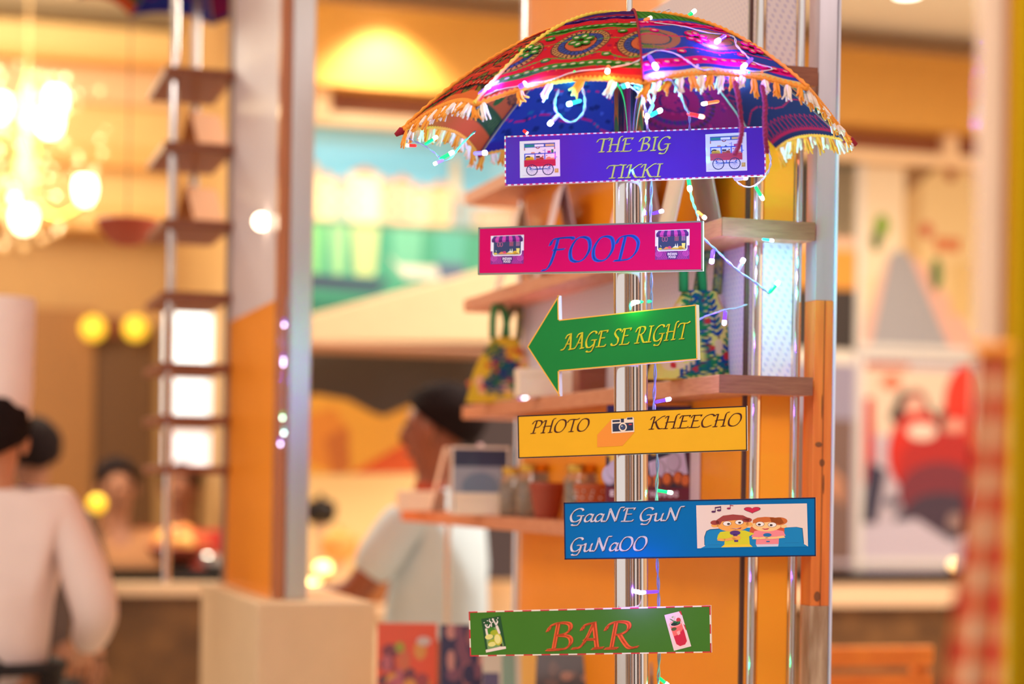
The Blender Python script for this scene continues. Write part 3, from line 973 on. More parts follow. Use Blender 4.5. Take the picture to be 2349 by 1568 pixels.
umb = thing('umbrella', 'embroidered red and blue mirror work umbrella with orange fringe atop the steel post', 'umbrella', UC)
OUT = ['blue', 'orange', 'red', 'blue', 'orange', 'red', 'orange', 'red']
INN = ['navy_in', 'orange_in', 'navy_in', 'maroon_in', 'blue_in', 'orange_in', 'navy_in', 'maroon_in']
PLAB = {0: 'blue and magenta panel', 7: 'red panel with ringed medallions', 6: 'dark orange panel'}
ILAB = {2: 'navy lining with red stitching', 3: 'maroon lining', 4: 'blue lining', 5: 'orange and green lining'}
panels = []
verts_all, polys_all = [], []
for k in range(8):
    n = (230, 190) if k in (0, 7) else ((150, 120) if k == 6 else (60, 40))
    A, R = np.meshgrid(np.linspace(0, 1, n[0]), np.linspace(.03, 1, n[1]))
    wr = (rng.rand(*A.shape) - .5) * .0004 + .0012 * np.sin(A * 19 + k) * R
    o = grid_mesh('canopy_panel', canopy_np(k, A, R, .0014) + wr[..., None] * np.array((0, 0, 1.)), pattern(OUT[k], A, R), CLOTH, umb)
    if k in PLAB: o['label'] = PLAB[k]
    panels.append(o)
    n = (180, 150) if k in (2, 3) else ((120, 100) if k in (4, 5) else (40, 30))
    A, R = np.meshgrid(np.linspace(0, 1, n[0]), np.linspace(.03, 1, n[1]))
    l = grid_mesh('lining', canopy_np(k, A, R, -.0014), pattern(INN[k], A, R), CLOTH, o)
    if k in ILAB: l['label'] = ILAB[k]
    for i in range(20):
        for j in range(20):
            b = len(verts_all)
            verts_all += [canopy(k, (i + u) / 20, (j + v) / 20, .0014) for u, v in ((0, 0), (1, 0), (1, 1), (0, 1))]
            polys_all.append((b, b + 1, b + 2, b + 3))
CBVH = BVHTree.FromPolygons(verts_all, polys_all)


def on_canopy(px, py, lift=.004):
    d = ray(px, py)
    h = CBVH.ray_cast(CAM, d.normalized())
    if h[0] is None:
        p = W(px, py, PY); h = CBVH.find_nearest(p); return p
    return h[0] - d.normalized() * lift


M_RIB = mat('rib_metal', (150, 150, 168), 0.3, 0.9)
M_YARN_O = mat('orange_yarn', (246, 150, 50), 0.9, scale=80, var=.2)
M_YARN_W = mat('cream_yarn', (242, 222, 214), 0.9, scale=80, var=.15)
M_YARN_Y = mat('yellow_yarn', (245, 205, 80), 0.9, scale=80, var=.2)
M_YARN_R = mat('crimson_yarn', (150, 20, 44), 0.9, scale=80, var=.2)
for k in range(8):
    mb = MB(); mb.tube([rib(k, r) - Vector((0, 0, .006)) for r in np.linspace(.03, 1.0, 12)], .0018, 6); mb.build('rib', M_RIB, umb, smooth=True)
    # stretcher from runner to rib
    run = pole_at(UC.z - .02) + (rib(k, .5) - pole_at(rib(k, .5).z)).normalized() * .03
    # seam braid on the outside
    mb = MB(); pts = [rib(k, r) + (rib(k, r) - Vector((UC.x, UC.y, UC.z - .25))).normalized() * (.003 + .0009 * (i % 2)) for i, r in enumerate(np.linspace(.06, 1.0, 60))]
    mb.tube(pts, [(.0024 if k else .0013) + .0007 * (i % 2) for i in range(60)], 6)
    mb.build('seam_braid', M_YARN_Y if k == 7 else (M_YARN_O if k in (1, 2) else (M_YARN_R if k == 0 else M_YARN_O)), umb, smooth='all')
    # twisted cord along the rim
    mb = MB(); pts = [canopy(k, a, 1.0) + Vector((0, 0, .001 * ((i % 2) * 2 - 1))) for i, a in enumerate(np.linspace(0, 1, 70))]
    mb.tube(pts, [.0028 + .0012 * (i % 2) for i in range(70)], 6); mb.build('rim_cord', M_YARN_O, umb, smooth='all')
mb = MB()
mb.lathe(APEX - Vector((0, 0, .008)), [(.016, 0), (.018, .004), (.012, .010), (.006, .016)], 20); mb.build('crown_cap', M_YARN_R, umb, smooth=True)


def tassel_mesh(seed, m, name):
    rs = random.Random(seed); mb = MB()
    n = 7
    for i in range(n):
        sp = (i / (n - 1) - .5) * 1.25
        L = rs.uniform(.020, .029); bx = sp * .008 + rs.uniform(-.002, .002); by = rs.uniform(-.004, .004)
        pts = [Vector((sp * .003, 0, 0)), Vector((sp * .005 + bx * .2, by * .4, -L * .35)), Vector((bx * .7, by * .8, -L * .7)), Vector((bx * 1.3 + rs.uniform(-.003, .003), by * 1.2, -L))]
        mb.tube(pts, [.0014, .0020, .0019, .0013], 5)
    return mb.build(name, m, None, smooth='all', origin=(0, 0, 0))


protos = [tassel_mesh(i, M_YARN_O if i % 2 == 0 else M_YARN_W, 'tassel') for i in range(6)]
ti = 0
for k in range(8):
    nn = 15
    for i in range(nn):
        a = (i + .5) / nn
        p = canopy(k, a, 1.0)
        ou = Vector((p.x - UC.x, p.y - UC.y, 0)).normalized()
        front = k in (7, 0, 6, 1)
        if k == 7 and i % 3 != 0: ti += 1; continue
        tilt = random.uniform(.15, .6) if k in (1, 2, 5, 6) else random.uniform(-.1, .4)
        zx = (Vector((0, 0, 1)) - ou * tilt).normalized()
        yx = ou.cross(zx).normalized() if False else ou
        xx = yx.cross(zx).normalized(); yx = zx.cross(xx)
        M = Matrix((xx, yx, zx)).transposed().to_4x4()
        M = Matrix.Translation(p) @ M @ Matrix.Rotation(random.uniform(-.5, .5), 4, 'Y') @ Matrix.Diagonal((1, 1, random.uniform(.75, 1.1), 1))
        pr = protos[(ti % 2) + 2 * random.randrange(3)]
        place_copy(pr, umb, M); ti += 1
for p in protos: bpy.data.objects.remove(p)
for k in (2, 6, 5, 3):
    mb = MB(); T = TIPS[k]; ou = Vector((T.x - UC.x, T.y - UC.y, -.02)).normalized()
    mb.tube([T - ou * .008, T + ou * .004, T + ou * .012 + Vector((0, 0, -.006))], [.004, .006, .003], 8); mb.build('tip_knot', M_YARN_R, umb, smooth='all')


def sequin_mesh(rx, ry, border, name, glass=(226, 214, 190)):
    mb = MB(); n = 14
    c = [Vector((rx * math.cos(2 * PI * i / n), ry * math.sin(2 * PI * i / n), 0)) for i in range(n)]
    o1 = [p * 1.0 + Vector((0, 0, .0012)) for p in c]; o2 = [p * .62 + Vector((0, 0, .0016)) for p in c]; i2 = [p * .58 + Vector((0, 0, .0009)) for p in c]
    for i in range(n):
        j = (i + 1) % n
        for r0, r1 in ((c, o1), (o1, o2), (o2, i2)):
            mb.add([r0[i], r0[j], r1[j], r1[i]], [(0, 1, 2, 3)], lin(border))
    mb.add(i2, [tuple(range(n))], lin(glass), 1)
    return mb.build(name, [CLOTH, MIRROR], None, origin=(0, 0, 0))


MIRROR = mat('mirror_sequin', (232, 220, 198), 0.22, 0.55)


def frame_on(k, a, r, off=.0016):
    p = canopy(k, a, r, off)
    ux = (canopy(k, min(1, a + .01), r) - canopy(k, max(0, a - .01), r)).normalized()
    uy = (canopy(k, a, min(1, r + .01)) - canopy(k, a, r - .01)); uy = (uy - ux * uy.dot(ux)).normalized()
    n = ux.cross(uy)
    if n.z < 0: ux = -ux; n = -n
    uy = n.cross(ux)
    return Matrix.Translation(p) @ Matrix((ux, uy, n)).transposed().to_4x4()


sq = {c: sequin_mesh(.0058, .0042, col, 'mirror_sequin') for c, col in (('g', (64, 140, 44)), ('p', (236, 20, 120)), ('v', (70, 34, 120)), ('o', (214, 60, 40)))}
for k, cols, bands in ((7, 'g', ((.57, 12, 'g'), (.905, 16, 'g'), (.452, 8, 'v'))), (0, 'p', ((.542, 9, 'p'), (.912, 15, 'p'))), (6, 'o', ((.5, 7, 'o'), (.9, 13, 'o'), (.7, 8, 'o')))):
    for r, n, c in bands:
        for i in range(n):
            place_copy(sq[c], panels[k], frame_on(k, (i + .5) / n, r, .0018) @ Matrix.Diagonal((1.2, 1.15, 1, 1)))
    if k != 6:
        c = cols
        for a0, r0 in ((.5, .725), (.06, .725) if k == 7 else (.93, .75)):
            Mx = frame_on(k, a0, r0, .002)
            for j in range(6):
                an = j * PI / 3 + .3
                place_copy(sq[c], panels[k], Mx @ Matrix.Translation((.0115 * math.cos(an), .0115 * math.sin(an), .0004 * j)) @ Matrix.Rotation(an, 4, 'Z') @ Matrix.Diagonal((1.3, 1.35, 1, 1)))
        for a0, r0 in ((.15, .645), (.85, .645), (.3, .845), (.75, .845)):
            place_copy(sq[c], panels[k], frame_on(k, a0, r0, .002) @ Matrix.Diagonal((1.25, 1.25, 1, 1)))
for o in sq.values(): bpy.data.objects.remove(o)

# braided crimson cords hanging from the front rim
M_BRAID = mat('maroon_braid', (142, 30, 86), 0.85, var=.25, scale=200)


def braid(pts, label):
    P = [Vector(p) for p in pts]
    fine = []
    q = spline([tuple(p) for p in P], 14)
    mb = MB()
    for s in (0, 1):
        rs = [.0017 + .0009 * abs(math.sin(i * .9 + s * 1.57)) for i in range(len(q))]
        pp = [Vector(c) + Vector((.0016 * math.sin(i * .9 + s * PI), .0012 * math.cos(i * .9 + s * PI), 0)) for i, c in enumerate(q)]
        mb.tube(pp, rs, 7)
    return tag(mb.build('braided_cord', M_BRAID, umb, smooth='all'), label)


YB = PY - .36
braid([W(1686, 188, YB + .06), W(1694, 225, YB + .03), W(1700, 275, YB + .06), W(1701, 305, YB + .06), W(1694, 335, YB + .07), W(1685, 354, YB + .07)], 'maroon braided cord ending on the right hand cart print of the purple sign')
braid([W(1748, 196, YB + .08), W(1755, 235, YB + .07), W(1754, 275, YB + .07), W(1756, 315, YB + .07), W(1760, 350, YB + .09)], 'maroon braided cord hanging past the right end of the purple sign')

# ------------------------------------------------------------------ shelf unit beside the signpost
def perf_mat(name, base, dot, rough=.25):
    """white sheet with rows of small slots"""
    m = bpy.data.materials.new(name); m.use_nodes = True
    nt = m.node_tree; b = nt.nodes['Principled BSDF']
    tc = nt.nodes.new('ShaderNodeTexCoord'); sp = nt.nodes.new('ShaderNodeSeparateXYZ')
    nt.links.new(tc.outputs['Object'], sp.inputs[0])

    def M(op, a, b_=None):
        n = nt.nodes.new('ShaderNodeMath'); n.operation = op
        for i, x in enumerate((a, b_)):
            if x is None: continue
            if isinstance(x, (int, float)): n.inputs[i].default_value = x
            else: nt.links.new(x, n.inputs[i])
        return n.outputs[0]
    h = M('ADD', M('MULTIPLY', sp.outputs[0], .957), M('MULTIPLY', sp.outputs[1], -.6))
    row = M('MULTIPLY', sp.outputs[2], 2 * PI / .017)
    colm = M('ADD', M('MULTIPLY', h, 2 * PI / .0105), M('MULTIPLY', row, .5))
    g = M('MULTIPLY', M('SINE', colm), M('SINE', row))
    st = nt.nodes.new('ShaderNodeMapRange'); st.inputs[1].default_value = .25; st.inputs[2].default_value = .6
    nt.links.new(g, st.inputs[0])
    mx = nt.nodes.new('ShaderNodeMix'); mx.data_type = 'RGBA'
    mx.inputs[6].default_value = lin(base) + (1,); mx.inputs[7].default_value = lin(dot) + (1,)
    nt.links.new(st.outputs[0], mx.inputs[0]); nt.links.new(mx.outputs[2], b.inputs['Base Color'])
    bp = nt.nodes.new('ShaderNodeBump'); bp.inputs['Strength'].default_value = .4; bp.inputs['Distance'].default_value = .001
    nt.links.new(st.outputs[0], bp.inputs['Height']); nt.links.new(bp.outputs[0], b.inputs['Normal'])
    b.inputs['Roughness'].default_value = .5; b.inputs['Specular IOR Level'].default_value = .25
    return m


M_PERF = perf_mat('perforated_white_sheet', (226, 210, 214), (202, 187, 206))
M_ORP = mat('orange_sheet', (252, 150, 18), 0.42, coat=.08, var=.03)
M_WOODE = mat('walnut_end_grain', (150, 86, 60), 0.55, rgb2=(128, 68, 46), scale=30, stretch=(1, 1, 9))
M_WOODS = mat('oak_shelf_board', (226, 150, 112), 0.5, rgb2=(205, 128, 92), scale=14, stretch=(6, 1, 20))
M_WARMREFL = mat('orange_reflection', (236, 124, 48), 0.45, rgb2=(214, 104, 36), scale=10, stretch=(8, 8, .8))
M_KNOT = mat('knot_brown', (128, 66, 28), 0.5)
M_PLINTH = mat('beige_laminate', (222, 190, 152), 0.5)

ZS3 = W(1652, 858, 3.05).z
ZS = [ZS3 + .485, ZS3 + .2425, ZS3, ZS3 - .2435]
TH = .0285
kio = thing('display_stand', 'tall orange and white display stand with wooden shelves behind the signpost', 'stand', K(.6, .08, 0))
SE = .157
for z, t1, s0 in zip(ZS, (1.5, 1.5, 1.5, 2.07), (0, 0, 0, 0)):
    mb = MB(); mb.kbox(.0035, t1, s0, SE - .0005, z - TH, z); o = mb.build('shelf', M_WOODS, kio, bevel=.0015)
    mb = MB(); mb.kbox(0, .0035, s0, SE, z - TH, z)
    e = mb.build('end_cap', M_WOODE, o)
mb = MB(); mb.kbox(.25, 1.46, -.28, .158, .94, 1.0); mb.build('ledge', M_PLINTH, kio, bevel=.003)
mb = MB(); mb.kbox(.3, 1.42, -.25, .155, 0, .94); mb.build('plinth', M_PLINTH, kio, bevel=.004)
ZTOP = 2.75
for t, s, r in ((.05, .080, .0062), (.045, .149, .0062), (1.32, .080, .0085), (1.9, .080, .0062)):
    mb = MB(); mb.tube([K(t, s, .96), K(t, s, ZTOP if t < 1.5 else ZS[3])], r, 20); mb.build('tube', STEEL, kio, smooth=True)
bays = [(1.0, ZS[3] - TH, M_ORP), (ZS[3], ZS[2] - TH, M_ORP), (ZS[2], ZS[1] - TH, M_PERF), (ZS[1], ZS[0] - TH, M_ORP), (ZS[0], 2.365, M_PERF), (2.365, ZTOP, M_ORP)]
for i, (z0, z1, m) in enumerate(bays):
    mb = MB(); mb.kbox(.065, 1.305, .083, .089, z0, z1); mb.build('side_panel', m, kio)
    if i == 5: continue
    m2 = M_PERF if i in (2, 4) else M_ORP
    mb = MB(); mb.kbox(.050, .056, .092, .1425, z0, z1 if i < 4 else ZTOP); mb.build('front_panel', m2, kio)
mb = MB(); mb.kbox(.062, .068, .067, .0735, 1.0, ZTOP); mb.build('edge_strip', mat('dark_edge_strip', (84, 44, 36), .4), kio)
# flat steel upright at the outer corner, its reflections coloured in as stacked faces
s0, s1 = .1645, .1965
ua, ub = W(1885, 684, 3.08).z, W(1870, 1392, 3.08).z
up = []
M_EDGE = mat('white_edge_band', (214, 210, 226), 0.4)
M_STEELM = mat('satin_steel_sheet', (196, 184, 190), 0.3, 0.7, var=.12, scale=6, stretch=(8, 8, 1.2))
M_PALEREFL = mat('pale_reflection', (206, 170, 140), 0.4, rgb2=(150, 110, 80), scale=9, stretch=(6, 6, 1))
for z0, z1, m, nm in ((.0, ub, M_PALEREFL, 'upright'), (ub, ua, M_WARMREFL, 'upright'), (ua, ZTOP, M_STEELM, 'upright')):
    mb = MB(); mb.kbox(.012, .05, s0, s1, z0, z1); o = mb.build(nm, m, kio, bevel=.001)
    o['label'] = {M_PALEREFL: 'pale lower face', M_WARMREFL: 'orange reflection coloured onto the upright', M_STEELM: 'satin steel upper face'}[m]
    if m is M_WARMREFL:
        for ky, ks, a, b in ((1018, .3, .006, .004), (1060, .5, .0045, .006), (1110, .6, .0012, .016), (930, .45, .0008, .02), (1370, .35, .0055, .008)):
            zz = W(1878, ky, 3.08).z; ss = s0 + (s1 - s0) * ks
            k = MB(); k.poly([K(.0113, ss + a * math.cos(2 * PI * q / 14), zz + b * math.sin(2 * PI * q / 14)) for q in range(14)]); k.build('reflected_knot', M_KNOT, o)
mb = MB(); mb.kbox(.008, .05, s1 + .0003, s1 + .0035, .0, ZTOP); mb.build('edge_band', M_EDGE, kio)
mb = MB(); mb.kbox(.010, .0115, s0 + .016, s0 + .0166, ub, ua); mb.build('reflected_joint', M_KNOT, kio)

# ---- things on the shelves
M_CARD = mat('folded_card', (240, 214, 196), 0.6)
M_CARDP = mat('lilac_card', (228, 196, 206), 0.6)
M_TERRA = mat('terracotta', (184, 84, 40), 0.6, var=.15, scale=30)
M_TERRA2 = mat('dark_terracotta', (164, 66, 40), 0.55, var=.15, scale=30)


def tent(t, s, z, yaw, w, h, label, m=None, foot=.09, front=None):
    """folded card standing like a small roof: two leaves"""
    c = K(t, s, z + .0005); R = Matrix.Rotation(math.radians(yaw), 3, 'Z')
    r = thing('tent_card', label, 'card', c, 'tent cards on the shelves')

    def P(x, y, zz): return c + R @ Vector((x, y, zz))
    th = .0018
    for sg in (-1, 1):
        mb = MB(); y0, y1 = sg * foot / 2, sg * .001
        a = [P(-w / 2, y0, 0), P(w / 2, y0, 0), P(w / 2, y1, h), P(-w / 2, y1, h)]
        n = Vector((0, sg, .3)); d = (R @ n).normalized() * th
        mb.hexa(a, [p + d for p in a]); mb.build('leaf', m or M_CARD, r)
    if front:
        for sg in (-1,):
            mb = MB(); y0, y1 = sg * foot / 2, sg * .001; d = (R @ Vector((0, sg, .3))).normalized()
            for i, (q, col) in enumerate(front):
                pts = []
                for u, v in q:
                    x = -w / 2 + w * u; f = 1 - v
                    pts.append(P(x, y0 + (y1 - y0) * f, h * f) + d * (th + .0004 + .00003 * i))
                mb.poly(pts, lin(col))
            mb.build('print', PRINT, r)
    return r


ph = lambda *a: [(rect(0.04, .04, .96, .96), a[0]), (rect(.04, .04, .96, .3), a[1]), (ell(.5, .6, .32, .22), a[2]), (rect(.1, .8, .9, .92), a[3])]
tent(1.22, .040, ZS[1], 97, .16, .17, 'pale folded card at the far end of the second shelf', M_CARD, .080)
tent(.93, .040, ZS[1], 95, .16, .175, 'pinkish folded card in the middle of the second shelf', M_CARDP, .080)
tent(.50, .040, ZS[1], 97, .17, .185, 'tall lilac folded card on the second shelf right of the post', M_CARDP, .080)
tent(.24, .040, ZS[1], 97, .15, .19, 'cream folded card nearest the front end of the second shelf', M_CARD, .080)
tent(1.80, .045, ZS[3], 95, .12, .155, 'cream folded card at the far end of the lowest shelf', M_CARD, .075)
tent(1.52, .05, ZS[3], 88, .12, .16, 'lilac folded card standing behind the second clay cup', M_CARDP, .08)
tent(1.37, .008, ZS[3], 4, .13, .15, 'folded card with a navy and white photo on the lowest shelf', M_CARD, .06, ph((150, 148, 160), (40, 36, 66), (110, 120, 140), (60, 50, 80)))
# sweet hampers card box
hb = MB(); hc = Vector((.2325, 3.385, ZS[3] + .0005))
hyaw = 0.0
hb.box(hc, .144, .022, .206, hyaw)
M_MAROON = mat('maroon_carton', (92, 24, 44), 0.45)
hbx = hb.build('hamper_box', M_MAROON, None, bevel=.0008)
tag(hbx, 'maroon carton with a photo of sweets and white words HAMPERS', 'box')
wloc[hbx.name] = hbx.location.copy()
Rh = Matrix.Rotation(hyaw, 3, 'Z')


def hp(u, v, h): return hc + Rh @ Vector((-.072 + .144 * u, -.011 - h, .206 * (1 - v)))


its = [(rect(.0, .0, 1, 1), (86, 26, 48)), (rect(0, 0, 1, .11), (44, 24, 80)), ([(.0, .14), (.90, .14), (1, .70), (0, .70)], (50, 40, 60))]
for x, y in ((.04, .36), (.44, .36), (.56, .34), (.68, .31), (.80, .28), (.10, .46), (.5, .22), (.64, .19), (.76, .17)): its += [(ell(x, y, .065, .075), (196, 140, 40)), (ell(x, y - .006, .058, .066), (246, 192, 70))]
its += [([(.5, .47), (.92, .36), (.97, .56), (.54, .66)], (222, 196, 226))]
for x, y in ((.62, .53), (.8, .47), (.04, .58), (.10, .54)): its += [(ell(x, y, .09, .085), (176, 150, 176)), (ell(x - .01, y - .008, .075, .07), (206, 182, 210))]
for x, y in ((.60, .63), (.73, .61), (.86, .60), (.95, .62), (.5, .63), (.3, .62)): its += [(ell(x, y, .07, .06), (130, 54, 30)), (ell(x - .012, y - .008, .045, .045), (224, 110, 46))]
its += [(rect(0, .675, 1, 1), (112, 22, 46))]
for x0, x1, tx in ((.05, .105, 'E'), (.42, .86, 'ET HAMPERS')):
    for q in sans(tx, .04): its.append(([(x0 + (x1 - x0) * a, .755 - .05 * b) for a, b in q], (236, 204, 222)))
mb = MB(); h = .0006; last = None
for q, col in its:
    if col != last: h += 1.5e-5; last = col
    mb.poly([hp(u, v, h) for u, v in q], lin(col))
mb.build('print', PRINT, hbx)
mb = MB(); mb.kbox(.272, .326, .0795, .0815, ZS[3] + .001, ZS[3] + .19); mb.build('side_flap', M_CARDP, hbx)['label'] = 'lilac side flap'


# cloth bags
def bag(t, s, z, yaw, label, k=1.0, seed=1, base=(232, 186, 90)):
    c = K(t, s, z + .0005); r = thing('cloth_bag', label, 'bag', c, 'leaf print cloth bags')
    R = Matrix.Rotation(math.radians(yaw), 3, 'Z'); n, m = 150, 110
    rs = np.random.RandomState(seed)
    V = np.zeros((m, n, 3)); Cc = np.zeros((m, n, 3)); Cc[:] = L_(base)
    u = np.linspace(0, 1, n); v = np.linspace(0, 1, m)
    Ug, Vg = np.meshgrid(u, v)
    wid = (.070 - .004 * Vg - .040 * np.clip((Vg - .35) / .65, 0, 1) ** 1.2) * k; dep = (.030 - .016 * Vg) * k
    ang = 2 * PI * Ug
    wob = 1 + .05 * np.sin(ang * 3 + Vg * 7)
    V[..., 0] = np.sign(np.cos(ang)) * np.abs(np.cos(ang)) ** .7 * wid * wob; V[..., 1] = np.sign(np.sin(ang)) * np.abs(np.sin(ang)) ** .7 * dep * wob; V[..., 2] = Vg * .135 * k
    # fuller base
    V[..., 0] *= 1 + .15 * (1 - Vg)
    X = V[..., 0]; Z = V[..., 2]

    def leaf(cx, cz, an, L, w, col):
        dx, dz = X - cx, Z - cz; a = dx * math.cos(an) + dz * math.sin(an); b = -dx * math.sin(an) + dz * math.cos(an)
        Cc[(np.hypot(a / L, b / w) < 1)] = L_(col)
    for i in range(16): leaf(rs.uniform(-.07, .07), rs.uniform(0, .13), rs.uniform(0, 3), .012, .009, (238, 176, 130))
    for br in range(12):
        x0, z0, an = rs.uniform(-.06, .05), rs.uniform(.0, .08), rs.uniform(.3, 2.4)
        for j in range(8):
            px_, pz_ = x0 + .010 * j * math.cos(an), z0 + .010 * j * math.sin(an)
            leaf(px_, pz_, an, .007, .0016, (110, 34, 60))
            for sg in (-1, 1): leaf(px_ + .006 * math.cos(an + sg * .9), pz_ + .006 * math.sin(an + sg * .9), an + sg * .9, .0075, .0032, ((26, 84, 92), (30, 60, 110), (40, 110, 60))[rs.randint(3)])
    for i in range(14): leaf(rs.uniform(-.06, .06), rs.uniform(0, .12), 0, .005, .005, (204, 44, 40))
    Vw = np.array(c) + V @ np.array(R).T
    grid_mesh('body', Vw, np.clip(Cc, 0, 1), CLOTH, r)
    mbx = MB(); mbx.poly([tuple(np.array(c) + np.array(R) @ V[0, i]) for i in range(0, n - 1, 3)]); mbx.build('bottom', M_YARN_Y, r)
    top = c + Vector((0, 0, .133 * k))
    for sx, m_, tilt in ((-1, M_GSTRAP, -.1), (1, M_DSTRAP, .25)):
        pts = []
        for i in range(11):
            a = PI * i / 10
            pts.append(top + R @ Vector((sx * .014 * k + .016 * k * math.cos(a) * sx + tilt * .05 * math.sin(a), sx * .006, .072 * k * math.sin(a) ** .8)))
        mbx = MB()
        for p, q in zip(pts, pts[1:]):
            d = R @ Vector((0, .006, 0)); e = Vector((.0018, 0, .0018))
            mbx.hexa([p - d - e, p + d - e, p + d + e, p - d + e], [q - d - e, q + d - e, q + d + e, q - d + e])
        # broaden the strap across the view
        mbx.tube(pts, .0075 * k, 8); mbx.build('strap', m_, r, smooth='all')
    return r


M_GSTRAP = mat('green_strap', (18, 112, 52), 0.8)
M_DSTRAP = mat('dark_teal_strap', (30, 70, 74), 0.8, rgb2=(170, 150, 60), scale=120)
bag(.185, .04, ZS[2], 20, 'cloth bag with blue and red leaf print and green strap beside the arrow sign', 1.08, 1)
bag(1.28, .035, ZS[2], 20, 'yellow cloth bag with green strap at the far end of the middle shelf', 1.05, 8, (226, 180, 50))


def cup(t, s, z, r, h, label, m=M_TERRA2, band=True, group='clay cups on the lowest shelf', lip=True):
    c = K(t, s, z + .0005)
    o = thing('clay_cup', label, 'cup', c, group)
    mb = MB(); mb.lathe(c, [(r * .66, 0), (r * .76, h * .2), (r * .9, h * .6), (r, h * .9), (r, h), (r * .93, h), (r * .86, h * .6), (r * .68, h * .12)], 28)
    mb.build('body', m, o, smooth=True)
    if band:
        mb = MB(); mb.lathe(c, [(r * .985, h * .80), (r * 1.04, h * .84), (r * 1.05, h * .96), (r * 1.0, h * 1.0)], 28); mb.build('rim', m, o, smooth=True)
    return o


cup(.985, .040, ZS[3], .0355, .073, 'large plain terracotta cup left of the blue sign')
cpt = cup(.70, .040, ZS[3], .036, .072, 'terracotta cup with white painted dots next to the hamper carton', M_TERRA)
mb = MB(); cc = wloc[cpt.name]
for i in range(12):
    a = 2 * PI * i / 12
    for dz, r_ in ((.058, .0022), (.052 + .006 * (i % 2), .0018), (.045, .0024)):
        p = cc + Vector((math.cos(a + dz * 8), math.sin(a + dz * 8), 0)) * (.0325 + .0025 * (dz / .058)) + Vector((0, 0, dz)); mb.ball(p, r_, n=6, m=4)
mb.build('painted_dots', FOAM, cpt, smooth='all')['kind'] = 'stuff'
cup(1.475, .040, ZS[3], .036, .072, 'terracotta cup half hidden behind the right hand white carton')
cup(1.94, .040, ZS[3], .035, .070, 'terracotta cup at the far end of the lowest shelf')
cup(1.445, .038, ZS[2], .040, .056, 'squat terracotta bowl at the far end of the middle shelf', M_TERRA, True, None)


def carton(t, s, z, yaw, w, d, h, label, m, group=None, lidc=None):
    c = K(t, s, z + .0005); o = thing('carton', label, 'box', c, group)
    mb = MB(); mb.box(c, w, d, h * .72, math.radians(yaw)); mb.build('body', m, o, bevel=.001)
    mb = MB(); mb.box(c + Vector((0, 0, h * .72)), w * 1.015, d * 1.04, h * .28, math.radians(yaw)); mb.build('lid', lidc or m, o, bevel=.001)
    return o


M_WHITE = mat('white_carton', (248, 224, 200), 0.5)
M_BRN = mat('brown_carton', (150, 76, 50), 0.5)
carton(1.86, .000, ZS[3], 6, .118, .05, .048, 'cream carton on the far end of the lowest shelf', M_WHITE, 'cream cartons on the lowest shelf')
carton(1.33, .002, ZS[3], 6, .118, .05, .048, 'cream carton between two terracotta cups on the lowest shelf', M_WHITE, 'cream cartons on the lowest shelf')
carton(.93, .025, ZS[2], 10, .135, .05, .055, 'white carton on the middle shelf under the arrow sign', M_WHITE)
carton(.78, .058, ZS[2], 16, .06, .045, .062, 'brown carton on the middle shelf left of the steel post', M_BRN)
carton(.44, .045, ZS[2], 16, .05, .05, .07, 'dark maroon carton on the middle shelf right of the steel post', M_MAROON)

M_GLASS = mat('jar_glass', (240, 232, 220), 0.06, trans=.85, var=.01)
M_GOLD = mat('gold_lid', (226, 176, 80), 0.22, 1.0)
M_SPICE = mat('golden_snack', (206, 150, 60), 0.6, rgb2=(120, 76, 36), scale=120)
for t, s, h, lab in ((.83, .060, .098, 'glass jar with gold lid right of the large terracotta cup'), (1.13, .055, .10, 'glass jar with gold lid behind the large terracotta cup'), (1.24, .05, .094, 'glass jar with gold lid left of the large terracotta cup')):
    c = K(t, s, ZS[3] + .0005); o = thing('snack_jar', lab, 'jar', c, 'glass jars on the lowest shelf')
    r = .034; h *= 1.12
    mb = MB(); mb.lathe(c, [(r * .9, 0), (r, .006), (r, h * .72), (r * .8, h * .82), (r * .8, h * .86)], 28); mb.build('body', M_GLASS, o, smooth=True)
    mb = MB(); mb.lathe(c, [(r * .86, .004), (r * .94, .008), (r * .94, h * .6), (r * .5, h * .66)], 24); mb.build('contents', M_SPICE, o, smooth=True)
    mb = MB(); mb.lathe(c, [(r * .86, h * .84), (r * .9, h * .86), (r * .9, h * .98), (r * .82, h)], 28); mb.build('lid', M_GOLD, o, smooth=True)


# magazines standing on the ledge
def magazine(px0, px1, pyt, Yd, yaw, lean, label, items, back=(220, 210, 200)):
    ptop = W((px0 + px1) / 2, pyt, Yd); z0 = 1.001
    h = ptop.z - z0; w = (px1 - px0) * Yd / F / math.cos(math.radians(yaw))
    c = Vector((ptop.x, ptop.y, z0)); R = Matrix.Rotation(math.radians(yaw), 3, 'Z')
    o = thing('magazine', label, 'magazine', c, 'magazines under the stand')

    def P(u, v, d): return c + R @ Vector((-w / 2 + w * u, (1 - v) * lean - d, h * (1 - v)))
    mb = MB(); mb.hexa([P(0, 1, 0), P(1, 1, 0), P(1, 0, 0), P(0, 0, 0)], [P(0, 1, -.006), P(1, 1, -.006), P(1, 0, -.006), P(0, 0, -.006)])
    mb.build('pages', M_WHITE, o)
    mb = MB()
    for i, (q, col) in enumerate(items): mb.poly([P(u, v, .0005 + .00004 * i) for u, v in q], lin(col))
    mb.build('cover', PRINT, o)
    # folding wire stand behind
    mb = MB(); mb.tube([P(.2, .98, -.008), P(.2, .3, -.012), P(.2, .98, -.05)], .0018, 6); mb.build('easel', STEEL_B, o)
    return o


